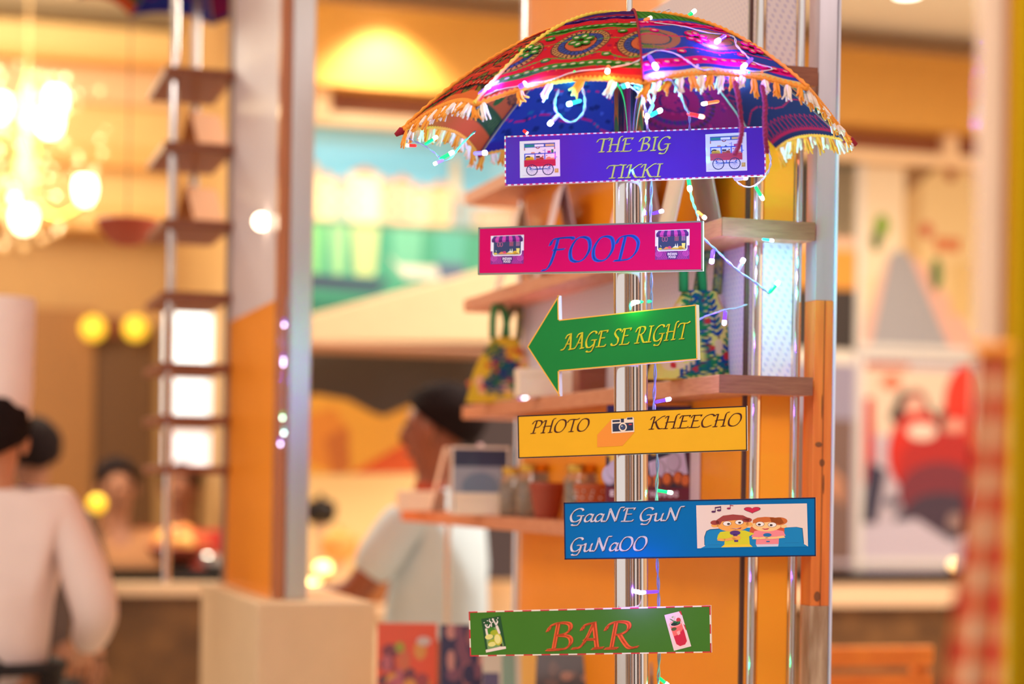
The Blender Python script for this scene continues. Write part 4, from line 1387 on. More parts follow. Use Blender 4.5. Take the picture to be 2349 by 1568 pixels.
def blobs(seed, bgc, cols, n=26, area_=(.1, .2, .9, .95), r=.1):
    rs = random.Random(seed); it = [(rect(0, 0, 1, 1), bgc)]
    for i in range(n): it.append((ell(rs.uniform(area_[0], area_[2]), rs.uniform(area_[1], area_[3]), r * rs.uniform(.5, 1.2), r * rs.uniform(.4, 1.0), 12), cols[i % len(cols)]))
    return it


foodc = [(150, 60, 60), (196, 100, 60), (120, 50, 60), (206, 140, 60), (176, 90, 100), (90, 50, 60)]
m1 = blobs(1, (214, 78, 40), foodc, 30, (.15, .30, .9, .95), .13) + [(ell(.78, .2, .12, .05), (196, 180, 176)), (ell(.38, .27, .08, .06), (150, 150, 40))]
magazine(866, 1004, 1432, 4.27, 4, .05, 'orange magazine with a curry photo at the left end under the stand', m1)
m2 = blobs(2, (44, 34, 70), [(150, 90, 90), (190, 130, 120), (40, 30, 70), (120, 70, 90)], 26, (.2, .05, 1, .95), .14)
magazine(1012, 1122, 1436, 4.16, 4, .05, 'navy and pink magazine second from the left under the stand', m2)
m3 = [(rect(0, 0, 1, 1), (206, 196, 176)), (rect(.35, 0, .6, 1), (130, 160, 140)), (rect(.7, 0, 1, .7), (236, 190, 96)), (rect(0, .3, .3, 1), (90, 80, 110))]
magazine(1112, 1238, 1490, 3.99, 6, .05, 'cream and yellow magazine below the green bar sign', m3)
m4 = blobs(4, (66, 40, 28), [(80, 50, 36), (56, 34, 26), (150, 96, 70), (96, 60, 44)], 20, (.1, .1, .95, .9), .1) + [(rect(.93, 0, 1, 1), (196, 130, 110))]
magazine(1226, 1384, 1503, 3.86, -6, .05, 'dark brown magazine beside the foot of the steel post', m4)
m5 = [(rect(0, 0, 1, 1), (20, 66, 96)), (rect(0, 0, 1, .12), (30, 120, 170)), (ell(.5, .55, .3, .2), (40, 60, 80))]
magazine(1488, 1586, 1524, 3.5, -10, .04, 'small dark blue magazine right of the steel post', m5)

# ------------------------------------------------------------------ string lights
LEDC = {'p': ((120, 60, 255), (222, 205, 255)), 'w': ((150, 130, 255), (245, 240, 255)), 'c': ((40, 220, 220), (215, 255, 250)), 'g': ((0, 220, 120), (205, 255, 225)), 'r': ((255, 40, 40), (255, 120, 90)), 'o': ((255, 110, 60), (255, 214, 180))}
LEDM = {}
for k, (a, b) in LEDC.items():
    LEDM[k] = (mat('led_sleeve_' + k, a, 0.2, emit=a, estr=1.0, var=.02), mat('led_tip_' + k, (255, 255, 255), 0.3, emit=b, estr=(9 if k != 'r' else 4), var=0))
WIREM = mat('clear_wire', (150, 160, 190), 0.15, coat=.4, var=.2, scale=200)
WIRE2 = mat('pale_wire', (214, 206, 222), 0.2, coat=.4, var=.2, scale=200)
LEDU = {}
for k in LEDC:
    mb = MB(); mb.lathe((0, 0, 0), [(.0012, 0), (.0022, .08), (.0024, .12), (.0024, .68)], 12, None, 0)
    mb.lathe((0, 0, 0), [(.0024, .66), (.0028, .70), (.0028, .90), (.0020, .97), (.0006, 1.0)], 12, None, 1)
    LEDU[k] = mb.build('led_bulb', list(LEDM[k]), None, smooth=True, origin=(0, 0, 0))


def bulb(root, a, b, k, power=0.0, fat=1.0):
    a, b = Vector(a), Vector(b); d = b - a
    Rm = d.to_track_quat('Z', 'Y').to_matrix().to_4x4()
    place_copy(LEDU[k], root, Matrix.Translation(a) @ Rm @ Matrix.Diagonal((fat, fat, d.length, 1)))
    if power:
        cl = LEDC[k][0]; c = lin(cl); mxx = max(c); power = power * 6
        q = b + d.normalized() * .006 + (CAM - b).normalized() * .004
        point('led_glow', q, power, tuple(x / mxx for x in c), .004)


def wire(root, pts, m=None, r=.0009, twist=.0011, n=7):
    q = spline([tuple(p) for p in pts], n)
    mb = MB()
    for s in (0, 1):
        mb.tube([Vector(c) + Vector((twist * math.sin(i * .75 + s * PI), twist * math.cos(i * .75 + s * PI), .3 * twist * math.sin(i * .5))) for i, c in enumerate(q)], r, 6)
    o = mb.build('wire', m or WIREM, root, smooth='all'); return o


oc = on_canopy
s1_ = thing('string_lights', 'tangle of violet and green fairy lights wound over the umbrella', 'fairy lights', W(1446, 44, PY))
YF = PY - .30
wire(s1_, [oc(1110, 222), oc(1150, 205), oc(1200, 196), oc(1260, 184), oc(1318, 166), oc(1393, 156), oc(1450, 146), oc(1480, 128), oc(1510, 116), oc(1545, 122), oc(1580, 142), oc(1612, 160), oc(1640, 158), oc(1665, 168), oc(1690, 184)], WIRE2)
wire(s1_, [oc(1446, 52), oc(1500, 52), oc(1560, 60), oc(1620, 74), oc(1680, 84), oc(1690, 104), oc(1712, 128), oc(1735, 146), oc(1772, 158), oc(1730, 164), oc(1700, 158)], WIRE2)
wire(s1_, [W(1450, 40, PY - .03), W(1490, 41, PY - .05), W(1522, 26, PY - .05), W(1538, 22, PY - .05), W(1520, 42, PY - .06), W(1508, 30, PY - .06), W(1540, 42, PY - .07), W(1562, 46, PY - .07), W(1600, 58, PY - .08)], WIRE2, .0007, .0009)
wire(s1_, [W(1282, 205, YF), W(1272, 236, YF), W(1280, 262, YF + .01), W(1308, 280, YF + .01), W(1336, 262, YF + .01), W(1342, 232, YF), W(1336, 202, YF)])
wire(s1_, [W(1420, 196, YF), W(1450, 190, YF - .01), W(1475, 200, YF), W(1490, 226, YF + .03), W(1496, 240, YF + .06), W(1506, 205, YF), W(1530, 183, YF - .01), W(1552, 198, YF), W(1572, 245, YF + .03), W(1581, 262, YF + .06), W(1582, 300, YF + .2)])
wire(s1_, [W(1455, 198, YF), W(1470, 210, YF), W(1480, 250, YF + .08), W(1486, 300, YF + .2)])
wire(s1_, [W(1440, 195, YF), W(1468, 215, YF + .03), W(1498, 240, YF + .04), W(1484, 268, YF + .04), W(1486, 300, YF + .1)], None, .0006)
wire(s1_, [W(928, 298, PY), W(940, 318, PY - .01), W(970, 332, PY - .01), W(1000, 352, PY - .01), W(1015, 368, PY - .01), W(1034, 362, PY - .01), W(1060, 330, PY), W(1090, 300, PY)])
BL = [
 # base, tip, colour, light
 (W(1570, 44, PY - .07), W(1597, 22, PY - .07), 'g', .0, 1.15),
 (oc(1664, 82, .007), oc(1642, 97, .010), 'p', .10, 1.3), (oc(1488, 128, .007), oc(1507, 158, .010), 'p', .09, 1.3), (oc(1600, 150, .007), oc(1613, 174, .012), 'w', .10, 1.4),
 (oc(1726, 134, .007), oc(1702, 156, .010), 'p', .07, 1.2), (oc(1718, 166, .007), oc(1693, 183, .010), 'c', .05, 1.2), (oc(1690, 172, .007), oc(1680, 180, .012), 'w', .06, 1.2),
 (oc(1396, 152, .007), oc(1393, 166, .010), 'o', .02, 1.2), (oc(1318, 164, .007), oc(1318, 182, .010), 'g', .05, 1.3), (oc(1190, 200, .007), oc(1208, 190, .010), 'p', .06, 1.3),
 (oc(1098, 218, .007), oc(1124, 196, .010), 'p', .07, 1.2), (oc(1748, 164, .007), oc(1746, 178, .010), 'o', .02, 1.2), (oc(1478, 47, .005), oc(1494, 40, .008), 'o', .0, 1),
 (W(1426, 200, YF - .01), W(1442, 193, YF - .01), 'c', .10, 1.3), (W(1476, 196, YF - .01), W(1490, 188, YF - .01), 'c', .06, 1.2),
 (W(1334, 230, YF + .01), W(1300, 240, YF + .01), 'c', .06, 1.1), (W(1282, 262, YF + .01), W(1258, 287, YF + .01), 'w', .07, 1.1),
 (W(1490, 266, YF + .04), W(1519, 251, YF + .04), 'c', .05, 1.1), (W(1497, 242, YF + .05), W(1482, 272, YF + .05), 'w', .22, 1.1), (W(1576, 260, YF + .06), W(1617, 269, YF + .06), 'r', .0, 1.1),
 (W(1650, 232, YF + .3), W(1608, 239, YF + .3), 'o', .008, 1.1), (W(1200, 298, YF + .22), W(1211, 307, YF + .22), 'r', .02, 1.0),
 (W(956, 334, PY), W(930, 333, PY), 'r', .0, 1.0), (W(974, 332, PY - .01), W(1004, 312, PY - .01), 'g', .0, 1.0), (W(1008, 366, PY - .02), W(1042, 347, PY - .02), 'g', .05, 1.2), (W(1018, 366, PY - .03), W(994, 377, PY - .03), 'w', .02, 1.0),
 (W(1086, 352, PY + .1), W(1118, 350, PY + .1), 'w', .04, 1.3),
]
for a, b, k, pw, ft in BL: bulb(s1_, a, b, k, pw, ft)

s2_ = thing('string_lights', 'twisted fairy light cord running down beside the steel post', 'fairy lights', W(1510, 1568, PY))
YP = PY + .012
wire(s2_, [W(1488, 296, YP), W(1494, 360, YP), W(1494, 430, YP), W(1492, 500, YP), W(1495, 560, YP), W(1494, 640, YP), W(1495, 700, YP), W(1499, 780, YP), W(1503, 850, YP), W(1500, 920, YP), W(1503, 980, YP), W(1508, 1060, YP), W(1506, 1130, YP), W(1508, 1220, YP), W(1508, 1290, YP), W(1511, 1360, YP), W(1511, 1430, YP), W(1512, 1500, YP), W(1510, 1570, YP), W(1510, 1640, YP)], None, .0012, .0015)
for a, b, k, pw in ((W(1496, 490, YP), W(1522, 483, YP - .01), 'p', .05), (W(1494, 691, YP), W(1449, 693, YP - .06), 'g', .012), (W(1502, 922, YP), W(1540, 914, YP), 'p', .05), (W(1506, 1124, YP), W(1544, 1130, YP), 'g', .03), (W(1511, 1356, YP), W(1462, 1359, YP - .06), 'p', .06), (W(1511, 1553, YP), W(1534, 1572, YP), 'g', .03), (W(1494, 410, YP - .04), W(1494, 400, YP - .05), 'p', .0)):
    bulb(s2_, a, b, k, pw, 1.05)

s3_ = thing('string_lights', 'fairy light cord looping from the umbrella towards the display stand', 'fairy lights', W(1763, 670, PY + .08))
YS = PY + .05
wire(s3_, [W(1581, 300, YS), W(1580, 380, YS), W(1582, 430, YS), W(1590, 465, YS), W(1600, 492, YS), W(1605, 520, YS), W(1614, 545, YS), W(1640, 570, YS), W(1668, 598, YS), W(1700, 626, YS + .02), W(1736, 650, YS + .03), W(1765, 674, YS + .04)], None, .0010, .0013)
wire(s3_, [W(1680, 404, PY - .05), W(1697, 422, PY - .05), W(1722, 429, PY - .05), W(1745, 415, PY - .04), W(1763, 392, PY - .02), W(1768, 365, PY), W(1760, 340, PY + .03)], WIRE2, .0009, .0011)
wire(s3_, [W(1600, 735, YS), W(1625, 722, YS), W(1660, 711, YS), W(1690, 706, YS + .03), W(1712, 699, YS + .06)], None, .0010, .0013)
for a, b, k, pw, ft in ((W(1579, 408, YS), W(1583, 438, YS - .01), 'g', .06, 1.3), (W(1598, 484, YS), W(1620, 502, YS), 'o', .02, 1.1), (W(1636, 572, YS), W(1632, 605, YS), 'p', .06, 1.3), (W(1692, 622, YS + .02), W(1707, 592, YS + .02), 'w', .14, 1.3), (W(1764, 672, YS + .04), W(1788, 644, YS + .04), 'g', .06, 1.2),
                        (W(1664, 712, YS), W(1661, 746, YS), 'p', .05, 1.2), (W(1684, 411, PY - .05), W(1716, 407, PY - .05), 'w', .05, 1.2), (W(1732, 426, PY - .05), W(1751, 458, PY - .02), 'g', .16, 1.1),
                        (W(1748, 548, 3.0), W(1775, 552, 3.0), 'c', .05, .8)):
    bulb(s3_, a, b, k, pw, ft)

s5_ = thing('string_lights', 'short tangle of fairy lights lying on the middle shelf behind the arrow sign', 'fairy lights', K(1.1, .01, ZS[2] + .001))
pts5 = [K(1.36, .012, ZS[2] + .004), K(1.25, .004, ZS[2] + .006), K(1.16, .016, ZS[2] + .004), K(1.06, .006, ZS[2] + .005), K(.98, .014, ZS[2] + .004)]
wire(s5_, pts5)
for (px, py, Yq, k, f) in ((1207, 910, 4.24, 'w', 2.2), (1206, 893, 4.24, 'g', 1.6), (1255, 908, 4.12, 'p', 2.2), (1242, 906, 4.14, 'w', 1.6)):
    q = W(px, py, Yq); bulb(s5_, q + Vector((-.014, .01, -.004)), q, k, .0, f)
point('led_glow', W(1255, 900, 4.05), .35, (.75, .6, 1), .01)

# ------------------------------------------------------------------ second stand, out of focus on the left
M_WOODD = mat('dark_oak_board', (150, 86, 54), .5, rgb2=(126, 66, 40), scale=14, stretch=(6, 1, 20))
p2 = W(680, 1000, 4.6); T2, S2, _ = ts(p2)
st2 = thing('display_stand', 'blurred orange and white display stand with short shelves on the left', 'stand', K(T2 + .3, S2, 0))
ZP2 = W(640, 1372, 4.62).z; ZW2 = W(640, 690, 4.64).z; ZT2 = 3.3
mb = MB(); mb.kbox(T2 - .02, T2 + .04, S2 - .024, S2 + .028, ZP2, ZT2); mb.build('corner_post', STEEL_B, st2, bevel=.003)
mb = MB(); mb.kbox(T2 + .0, T2 + .03, S2 - .05, S2 - .0245, ZP2, ZT2); mb.build('reflection_strip', mat('amber_reflection', (190, 112, 66), .3, coat=.3), st2)  # orange reflection beside the steel post, put in as a coloured strip
mb = MB(); mb.kbox(T2 + .031, T2 + .72, S2 - .05, S2 - .042, ZP2, ZW2); mb.build('side_panel', M_ORP, st2)['label'] = 'orange lower panel'
mb = MB(); mb.kbox(T2 + .031, T2 + .72, S2 - .05, S2 - .042, ZW2, ZT2); mb.build('side_panel', M_PERF, st2)['label'] = 'white upper panel'
pL = W(590, 1375, 4.45); tp, sp_, _ = ts(pL)
sw = s_at(862, 1400, tp) - sp_
mb = MB(); mb.kbox(tp, tp + .9, sp_, sp_ + sw, 0, ZP2); mb.build('plinth', M_PLINTH, st2, bevel=.006)
for px in (538,):
    mb = MB(); mb.tube([K(T2 + .74, S2 - .052, ZP2), K(T2 + .74, S2 - .052, ZT2)], .009, 14); mb.build('tube', mat('dull_steel', (150, 130, 116), .35, .9), st2, smooth=True)
q = W(392, 700, 5.25); tq, sq_, _ = ts(q)
mb = MB(); mb.tube([K(tq, sq_, ZP2), K(tq, sq_, 2.82)], .011, 14); mb.build('tube', STEEL, st2, smooth=True)
for y in (182, 352, 527, 692, 853, 973, 1087):
    z = W(460, y, 5.25).z
    mb = MB(); mb.kbox(T2 + .68, T2 + 1.08, S2 - .235, S2 - .052, z, z + .022); mb.build('shelf', M_WOODD, st2, bevel=.002)
M_TANC = mat('tan_card', (206, 136, 74), .6)
# leaflets and bowls on it
for y, px, lab, m in ((352, 480, 'tan folded card on the second shelf of the left stand', M_TANC), (527, 470, 'tan folded card on the third shelf of the left stand', M_TANC)):
    z = W(460, y, 5.25).z + .022
    t_, s_, _ = ts(W(px, y, 5.3)); tent(t_ + .1, s_, z, 50, .11, .11, lab, m, .09)
for (ya, yb, px, lab) in ((527, 500, 292, ''),):
    c = W(px, ya + 14, 5.95); o = thing('pendant_bowl', 'hanging dark red lantern bowl beside the third shelf of the left stand', 'lantern', c)
    mb = MB(); mb.lathe(c, [(.02, -.03), (.05, -.02), (.085, .02), (.095, .045), (.085, .05), (.04, .0)], 24); mb.build('bowl', M_TERRA2, o, smooth=True)
    mb = MB(); mb.tube([c + Vector((0, 0, .04)), Vector((c.x, c.y, 4.08))], .002, 6); mb.build('cord', M_KNOT, o)

gl = hit(600, 508, K(T2, S2 - .062), V2)  # glowing ball added where a lamp is mirrored in the glossy panel
o = thing('panel_glint', 'small glowing ball put in for a lamp reflection on the white panel of the left stand', 'lamp', gl)
mb = MB(); mb.ball(gl, .021, n=16, m=10); mb.build('globe', mat('panel_glint_glow', (255, 240, 210), .3, emit=(255, 236, 200), estr=7, var=0), o, smooth='all')
mb = MB(); mb.tube([gl, gl + V2 * .012], .013, 12); mb.build('glint_mount', STEEL_B, o, smooth=True)

# second umbrella seen from below at the top of the picture
c2 = W(452, 2, 5.6)
um2 = thing('umbrella', 'dark patterned umbrella cut by the top edge above the left stand', 'umbrella', c2)
for p in panels:
    copy_tree(p, um2)
for k in range(8):
    mb = MB(); mb.tube([rib(k, r) - Vector((0, 0, .006)) - UC + c2 for r in np.linspace(.03, 1.0, 10)], .0018, 6); mb.build('rib', M_RIB, um2, smooth=True)
mb = MB(); mb.tube([c2 + Vector((0, 0, .17)), c2 + Vector((0, 0, -.55))], .011, 12); mb.build('pole', STEEL_B, um2, smooth=True)
for ch in um2.children:
    for g in ch.children:
        if g.name.startswith('mirror_sequin'): bpy.data.objects.remove(g)

s4_ = thing('string_lights', 'blurred violet and green bulbs put in for LED reflections down the corner of the left stand', 'fairy lights', K(T2, S2 - .04, ZP2))  # bulbs added in place of LED reflections on the steel post
Y4 = 4.53
wire(s4_, [W(662, 680, Y4), W(656, 740, Y4), W(652, 820, Y4), W(650, 900, Y4), W(648, 960, Y4), W(650, 1000, Y4), W(644, 1030, Y4)])
for px, py, k in ((652, 742, 'p'), (650, 822, 'p'), (650, 832, 'p'), (648, 955, 'g'), (651, 990, 'c'), (643, 1015, 'p')):
    bulb(s4_, W(px, py - 10, Y4), W(px, py + 6, Y4 - .01), k, 0, 1.0)

# ------------------------------------------------------------------ people
def smin(*a): return a


def skin(name, pts, edges, material, parent, sub=2):
    """one continuous limb surface grown from joints (position, radius)"""
    keys = list(pts)
    me = bpy.data.meshes.new(name)
    org = wloc[parent.name]
    me.from_pydata([tuple(Vector(pts[k][0]) - org) for k in keys], [(keys.index(a), keys.index(b)) for a, b in edges], [])
    o = bpy.data.objects.new(name, me); COL.objects.link(o)
    md = o.modifiers.new('skin', 'SKIN'); md.use_smooth_shade = True
    sv = me.skin_vertices[0].data
    for i, k in enumerate(keys):
        r = pts[k][1]
        sv[i].radius = r if isinstance(r, tuple) else (r, r)
        sv[i].use_root = (i == 0)
    s = o.modifiers.new('sub', 'SUBSURF'); s.levels = sub; s.render_levels = sub
    dg = bpy.context.evaluated_depsgraph_get()
    me2 = bpy.data.meshes.new_from_object(o.evaluated_get(dg))
    bpy.data.objects.remove(o)
    me2.materials.clear(); me2.materials.append(material)
    o = bpy.data.objects.new(name, me2); COL.objects.link(o)
    o.parent = parent; o.location = (0, 0, 0); wloc[o.name] = org.copy()
    me2.polygons.foreach_set('use_smooth', [True] * len(me2.polygons))
    return o


def person(name_label, px, py_head, Y, H, yaw, skin_c, hair_c, shirt_c, trouser_c, arms, group=None, hair='short', hat=False, apron=None, long_sleeve=True, head_turn=0.0, drop=0.0):
    """standing figure; yaw 0 looks away from the camera, 180 looks at it. arms: {side: (elbow, hand)} in body frame metres from the shoulder"""
    hc = W(px, py_head, Y); g = Vector((hc.x, hc.y, 0))
    R = Matrix.Rotation(math.radians(yaw), 3, 'Z'); k = H / 1.75
    HZ = hc.z

    def P(x, y, z):
        z -= drop * min(1, max(0, (z - 1.45) / .1))
        return g + R @ Vector((x * k, y * k, 0)) + Vector((0, 0, z * k + (HZ - (1.635 - drop) * k)))
    z0 = -(HZ - (1.635 - drop) * k) / k
    r = thing('person', name_label, 'person', g, group)
    sk = mat('skin', skin_c, 0.55); sh = mat('shirt', shirt_c, 0.8, var=.08, scale=8, bump=.3); tr = mat('trousers', trouser_c, 0.8); hr = mat('hair', hair_c, 0.9, spec=.1, var=.3, scale=60)
    body = {'pelvis': (P(0, 0, .95), (.145 * k, .11 * k)), 'waist': (P(0, 0, 1.08), (.14 * k, .10 * k)), 'chest': (P(0, .01, 1.28), (.16 * k, .115 * k)), 'neck0': (P(0, -.01, 1.43), (.075 * k, .07 * k)), 'neck': (P(0, .0, 1.50), .056 * k), 'head0': (P(0, .01, 1.565), (.068 * k, .08 * k)), 'head1': (P(0, .015, 1.65), (.078 * k, .098 * k)), 'head2': (P(0, .01, 1.72), (.055 * k, .07 * k))}
    ed = [('pelvis', 'waist'), ('waist', 'chest'), ('chest', 'neck0'), ('neck0', 'neck'), ('neck', 'head0'), ('head0', 'head1'), ('head1', 'head2')]
    cl = {'pelvis': (P(0, 0, .86), (.178 * k, .145 * k)), 'waist': (P(0, 0, 1.08), (.158 * k, .12 * k)), 'chest': (P(0, .005, 1.28), (.178 * k, .13 * k)), 'collar': (P(0, -.005, 1.42), (.10 * k, .085 * k)), 'collar2': (P(0, -.005, 1.465), (.068 * k, .068 * k))}
    ce = [('pelvis', 'waist'), ('waist', 'chest'), ('chest', 'collar'), ('collar', 'collar2')]
    hands = []
    for sd, (e, h) in arms.items():
        sx = -1 if sd == 'l' else 1
        S = (sx * .185, 0, 1.385); E_ = (S[0] + e[0], S[1] + e[1], S[2] + e[2]); Hn = (E_[0] + h[0], E_[1] + h[1], E_[2] + h[2])
        body[sd + 's'] = (P(*S), .058 * k); body[sd + 'e'] = (P(*E_), .043 * k); body[sd + 'w'] = (P(*Hn), .029 * k)
        ed += [('chest', sd + 's'), (sd + 's', sd + 'e'), (sd + 'e', sd + 'w')]
        d = (Vector(Hn) - Vector(E_)).normalized()
        palm = Vector(Hn) + d * .06
        body[sd + 'p'] = (P(*palm), (.040 * k, .02 * k)); ed.append((sd + 'w', sd + 'p'))
        side = d.cross(Vector((0, 0, 1))).normalized() if abs(d.z) < .95 else Vector((0, 1, 0))
        for j in range(4):
            b = palm + side * (.03 - .02 * j); m1_ = b + d * (.045 + .008 * (j in (1, 2))) - Vector((0, 0, .012)); m2_ = m1_ + d * .02 - Vector((0, 0, .026))
            body['%sf%da' % (sd, j)] = (P(*m1_), .0095 * k); body['%sf%db' % (sd, j)] = (P(*m2_), .008 * k)
            ed += [(sd + 'p', '%sf%da' % (sd, j)), ('%sf%da' % (sd, j), '%sf%db' % (sd, j))]
        th = Vector(Hn) + d * .03 + side * .045; body[sd + 't'] = (P(*th), .011 * k); body[sd + 't2'] = (P(*(th + d * .03 + side * .008)), .009 * k)
        ed += [(sd + 'w', sd + 't'), (sd + 't', sd + 't2')]
        cl[sd + 's'] = (P(*S), .074 * k); cl[sd + 'e'] = (P(*(Vector(E_) if long_sleeve else Vector(S).lerp(Vector(E_), .85))), .066 * k)
        ce += [('chest', sd + 's'), (sd + 's', sd + 'e')]
        if long_sleeve:
            cl[sd + 'w'] = (P(*(Vector(E_).lerp(Vector(Hn), .92))), .046 * k); ce.append((sd + 'e', sd + 'w'))
    tro = {'pelvis': (P(0, 0, .95), (.16 * k, .125 * k))}; te = []
    for sd, sx in (('l', -1), ('r', 1)):
        for nm, x, z, rr, r2 in (('hip', .09, .86, .085, .1), ('knee', .10, .48, .055, .075), ('ank', .105, z0 + .09, .038, .06)):
            body[sd + nm] = (P(sx * x, 0, z), rr * k); tro[sd + nm] = (P(sx * x, 0, z), r2 * k)
        body[sd + 'toe'] = (P(sx * .115, .15, z0 + .035), (.035 * k, .03 * k))
        ed += [('pelvis', sd + 'hip'), (sd + 'hip', sd + 'knee'), (sd + 'knee', sd + 'ank'), (sd + 'ank', sd + 'toe')]
        te += [('pelvis', sd + 'hip'), (sd + 'hip', sd + 'knee'), (sd + 'knee', sd + 'ank')]
    skin('body', body, ed, sk, r)
    skin('shirt', cl, ce, sh, r)
    skin('trousers', tro, te, tr, r)
    # face, ears, hair
    HR = Matrix.Rotation(math.radians(head_turn), 3, 'Z'); hcn = Vector((0, .015, 1.645))

    def Q(x, y, z):
        v = HR @ (Vector((x, y, z)) - Vector((0, .015, z))) + Vector((0, .015, z)); return P(*v)
    rm = Matrix.Rotation(math.radians(yaw + head_turn), 3, 'Z')
    for sx in (-1, 1):
        mb = MB(); mb.ball(Q(sx * .083, .01, 1.628), .012 * k, .022 * k, .034 * k, 10, 8, rot=rm); mb.build('ear', sk, r, smooth='all')
    mb = MB(); mb.ball(Q(0, .094, 1.615), .016 * k, .022 * k, .028 * k, 10, 8, rot=rm); mb.build('nose', sk, r, smooth='all')
    mb = MB(); mb.ball(Q(0, .080, 1.568), .028 * k, .014 * k, .009 * k, 10, 6, rot=rm); mb.build('mouth', mat('lips', tuple(int(x * .75) for x in skin_c), .5), r, smooth='all')
    em = mat('eye', (40, 30, 28), .3)
    for sx in (-1, 1):
        mb = MB(); mb.ball(Q(sx * .032, .086, 1.645), .014 * k, .010 * k, .008 * k, 8, 6, rot=rm); mb.build('eye', em, r, smooth='all')
    mb = MB()
    c = Q(0, -.016, 1.668)
    n, m = 24, 14
    base_ = len(mb.v); vs = []
    for i in range(m + 1):
        t = PI * .60 * i / m
        for j in range(n):
            a = 2 * PI * j / n; back = (1 - math.sin(a)) / 2
            tt = t * (.5 + 1.1 * back - .3 * back * back)
            w = 1 + .03 * math.sin(5 * a + i)
            vs.append(c + rm @ (Vector((.102 * math.sin(tt) * math.cos(a), .122 * math.sin(tt) * math.sin(a), .104 * math.cos(tt))) * k * w))
    fs = [(i * n + j, i * n + (j + 1) % n, (i + 1) * n + (j + 1) % n, (i + 1) * n + j) for i in range(m) for j in range(n)]
    mb.add(vs, fs)
    if hair == 'long':
        mb.tube([Q(.0, -.07, 1.66), Q(.0, -.10, 1.55), Q(0, -.10, 1.44)], [.085 * k, .075 * k, .04 * k], 14)
    mb.build('hair', hr, r, smooth='all')
    lm = mat('shoe_leather', (40, 32, 30), .5)
    for sx in (-1, 1):
        mb = MB(); mb.ball(P(sx * .11, .06, z0 + .045), .045 * k, .13 * k, .044 * k, 14, 8, rot=R); mb.build('shoe', lm, r, smooth='all')
    if hat:
        b = Q(0, .0, 1.675); mb = MB()
        mb.lathe(b, [(.093 * k, 0), (.098 * k, .01), (.102 * k, .09), (.106 * k, .30), (.104 * k, .315), (.06, .318)], 32)
        mb.build('toque', mat('white_hat_cotton', (248, 228, 226), .8), r, smooth=True)
    if apron:
        ap = mat('apron_cotton', apron, .85)
        mb = MB()
        rings = []
        for z in np.linspace(.56, 1.0, 8):
            rr = []
            for j in range(25):
                a = math.radians(-35 + 250 * j / 24)
                fl = 1.0 + (.16 * (1.0 - z))
                rr.append(P(.182 * fl * math.cos(a), .148 * fl * math.sin(a), z))
            rings.append(rr)
        for r0, r1 in zip(rings, rings[1:]):
            for j in range(24): mb.add([r0[j], r0[j + 1], r1[j + 1], r1[j]], [(0, 1, 2, 3)])
        mb.build('apron', ap, r, smooth='all')
        mb = MB()
        for sx in (-1, 1):
            mb.tube([P(sx * .01, -.160, .98), P(sx * .05, -.18, 1.03), P(sx * .085, -.182, 1.0), P(sx * .05, -.175, .96), P(sx * .02, -.17, .92), P(sx * .045, -.175, .80)], .008, 8)
        mb.tube([P(.186 * math.cos(a), .155 * math.sin(a), .99) for a in np.linspace(0, 2 * PI, 30)], .016, 8)
        mb.build('apron_strings', ap, r, smooth='all')
    return r


person('chef seen from behind in white coat and tall white hat with black apron', -20, 1005, 5.0, 1.73, 2, (206, 140, 104), (34, 24, 24), (240, 218, 214), (40, 36, 40),
       {'l': ((-.07, .0, -.27), (-.02, .2, -.12)), 'r': ((.10, -.02, -.26), (-.07, .20, -.10))}, hat=True, apron=(34, 30, 34), drop=.065)
person('man with black hair in pale blue shirt behind the display stand', 1006, 986, 5.75, 1.80, 70, (140, 78, 50), (30, 20, 20), (188, 204, 214), (44, 40, 46),
       {'l': ((-.06, .14, -.24), (.06, .26, -.02)), 'r': ((.05, -.02, -.30), (.0, .16, -.18))}, long_sleeve=False, head_turn=10, drop=.03)
person('dark haired person half hidden behind the chef', 74, 1042, 6.9, 1.72, 20, (150, 96, 70), (32, 22, 22), (70, 48, 40), (40, 34, 34), {'l': ((-.05, 0, -.29), (0, .1, -.22)), 'r': ((.05, 0, -.29), (0, .1, -.22))})
person('dark haired person in tan top by the counter', 268, 1118, 8.2, 1.62, 200, (160, 104, 74), (30, 22, 24), (176, 120, 76), (60, 44, 40), {'l': ((-.06, .05, -.27), (.05, .2, -.05)), 'r': ((.06, .05, -.27), (-.05, .2, -.05))}, long_sleeve=False)
person('person in red top behind the counter with fruit', 414, 1122, 9.0, 1.62, 180, (150, 92, 66), (26, 20, 22), (196, 52, 44), (60, 44, 40), {'l': ((-.06, .05, -.27), (.05, .2, -.05)), 'r': ((.06, .05, -.27), (-.05, .2, -.05))})

# ------------------------------------------------------------------ left background
def lamp_mat(name, c, s): return mat(name, c, .4, emit=c, estr=s, var=0)


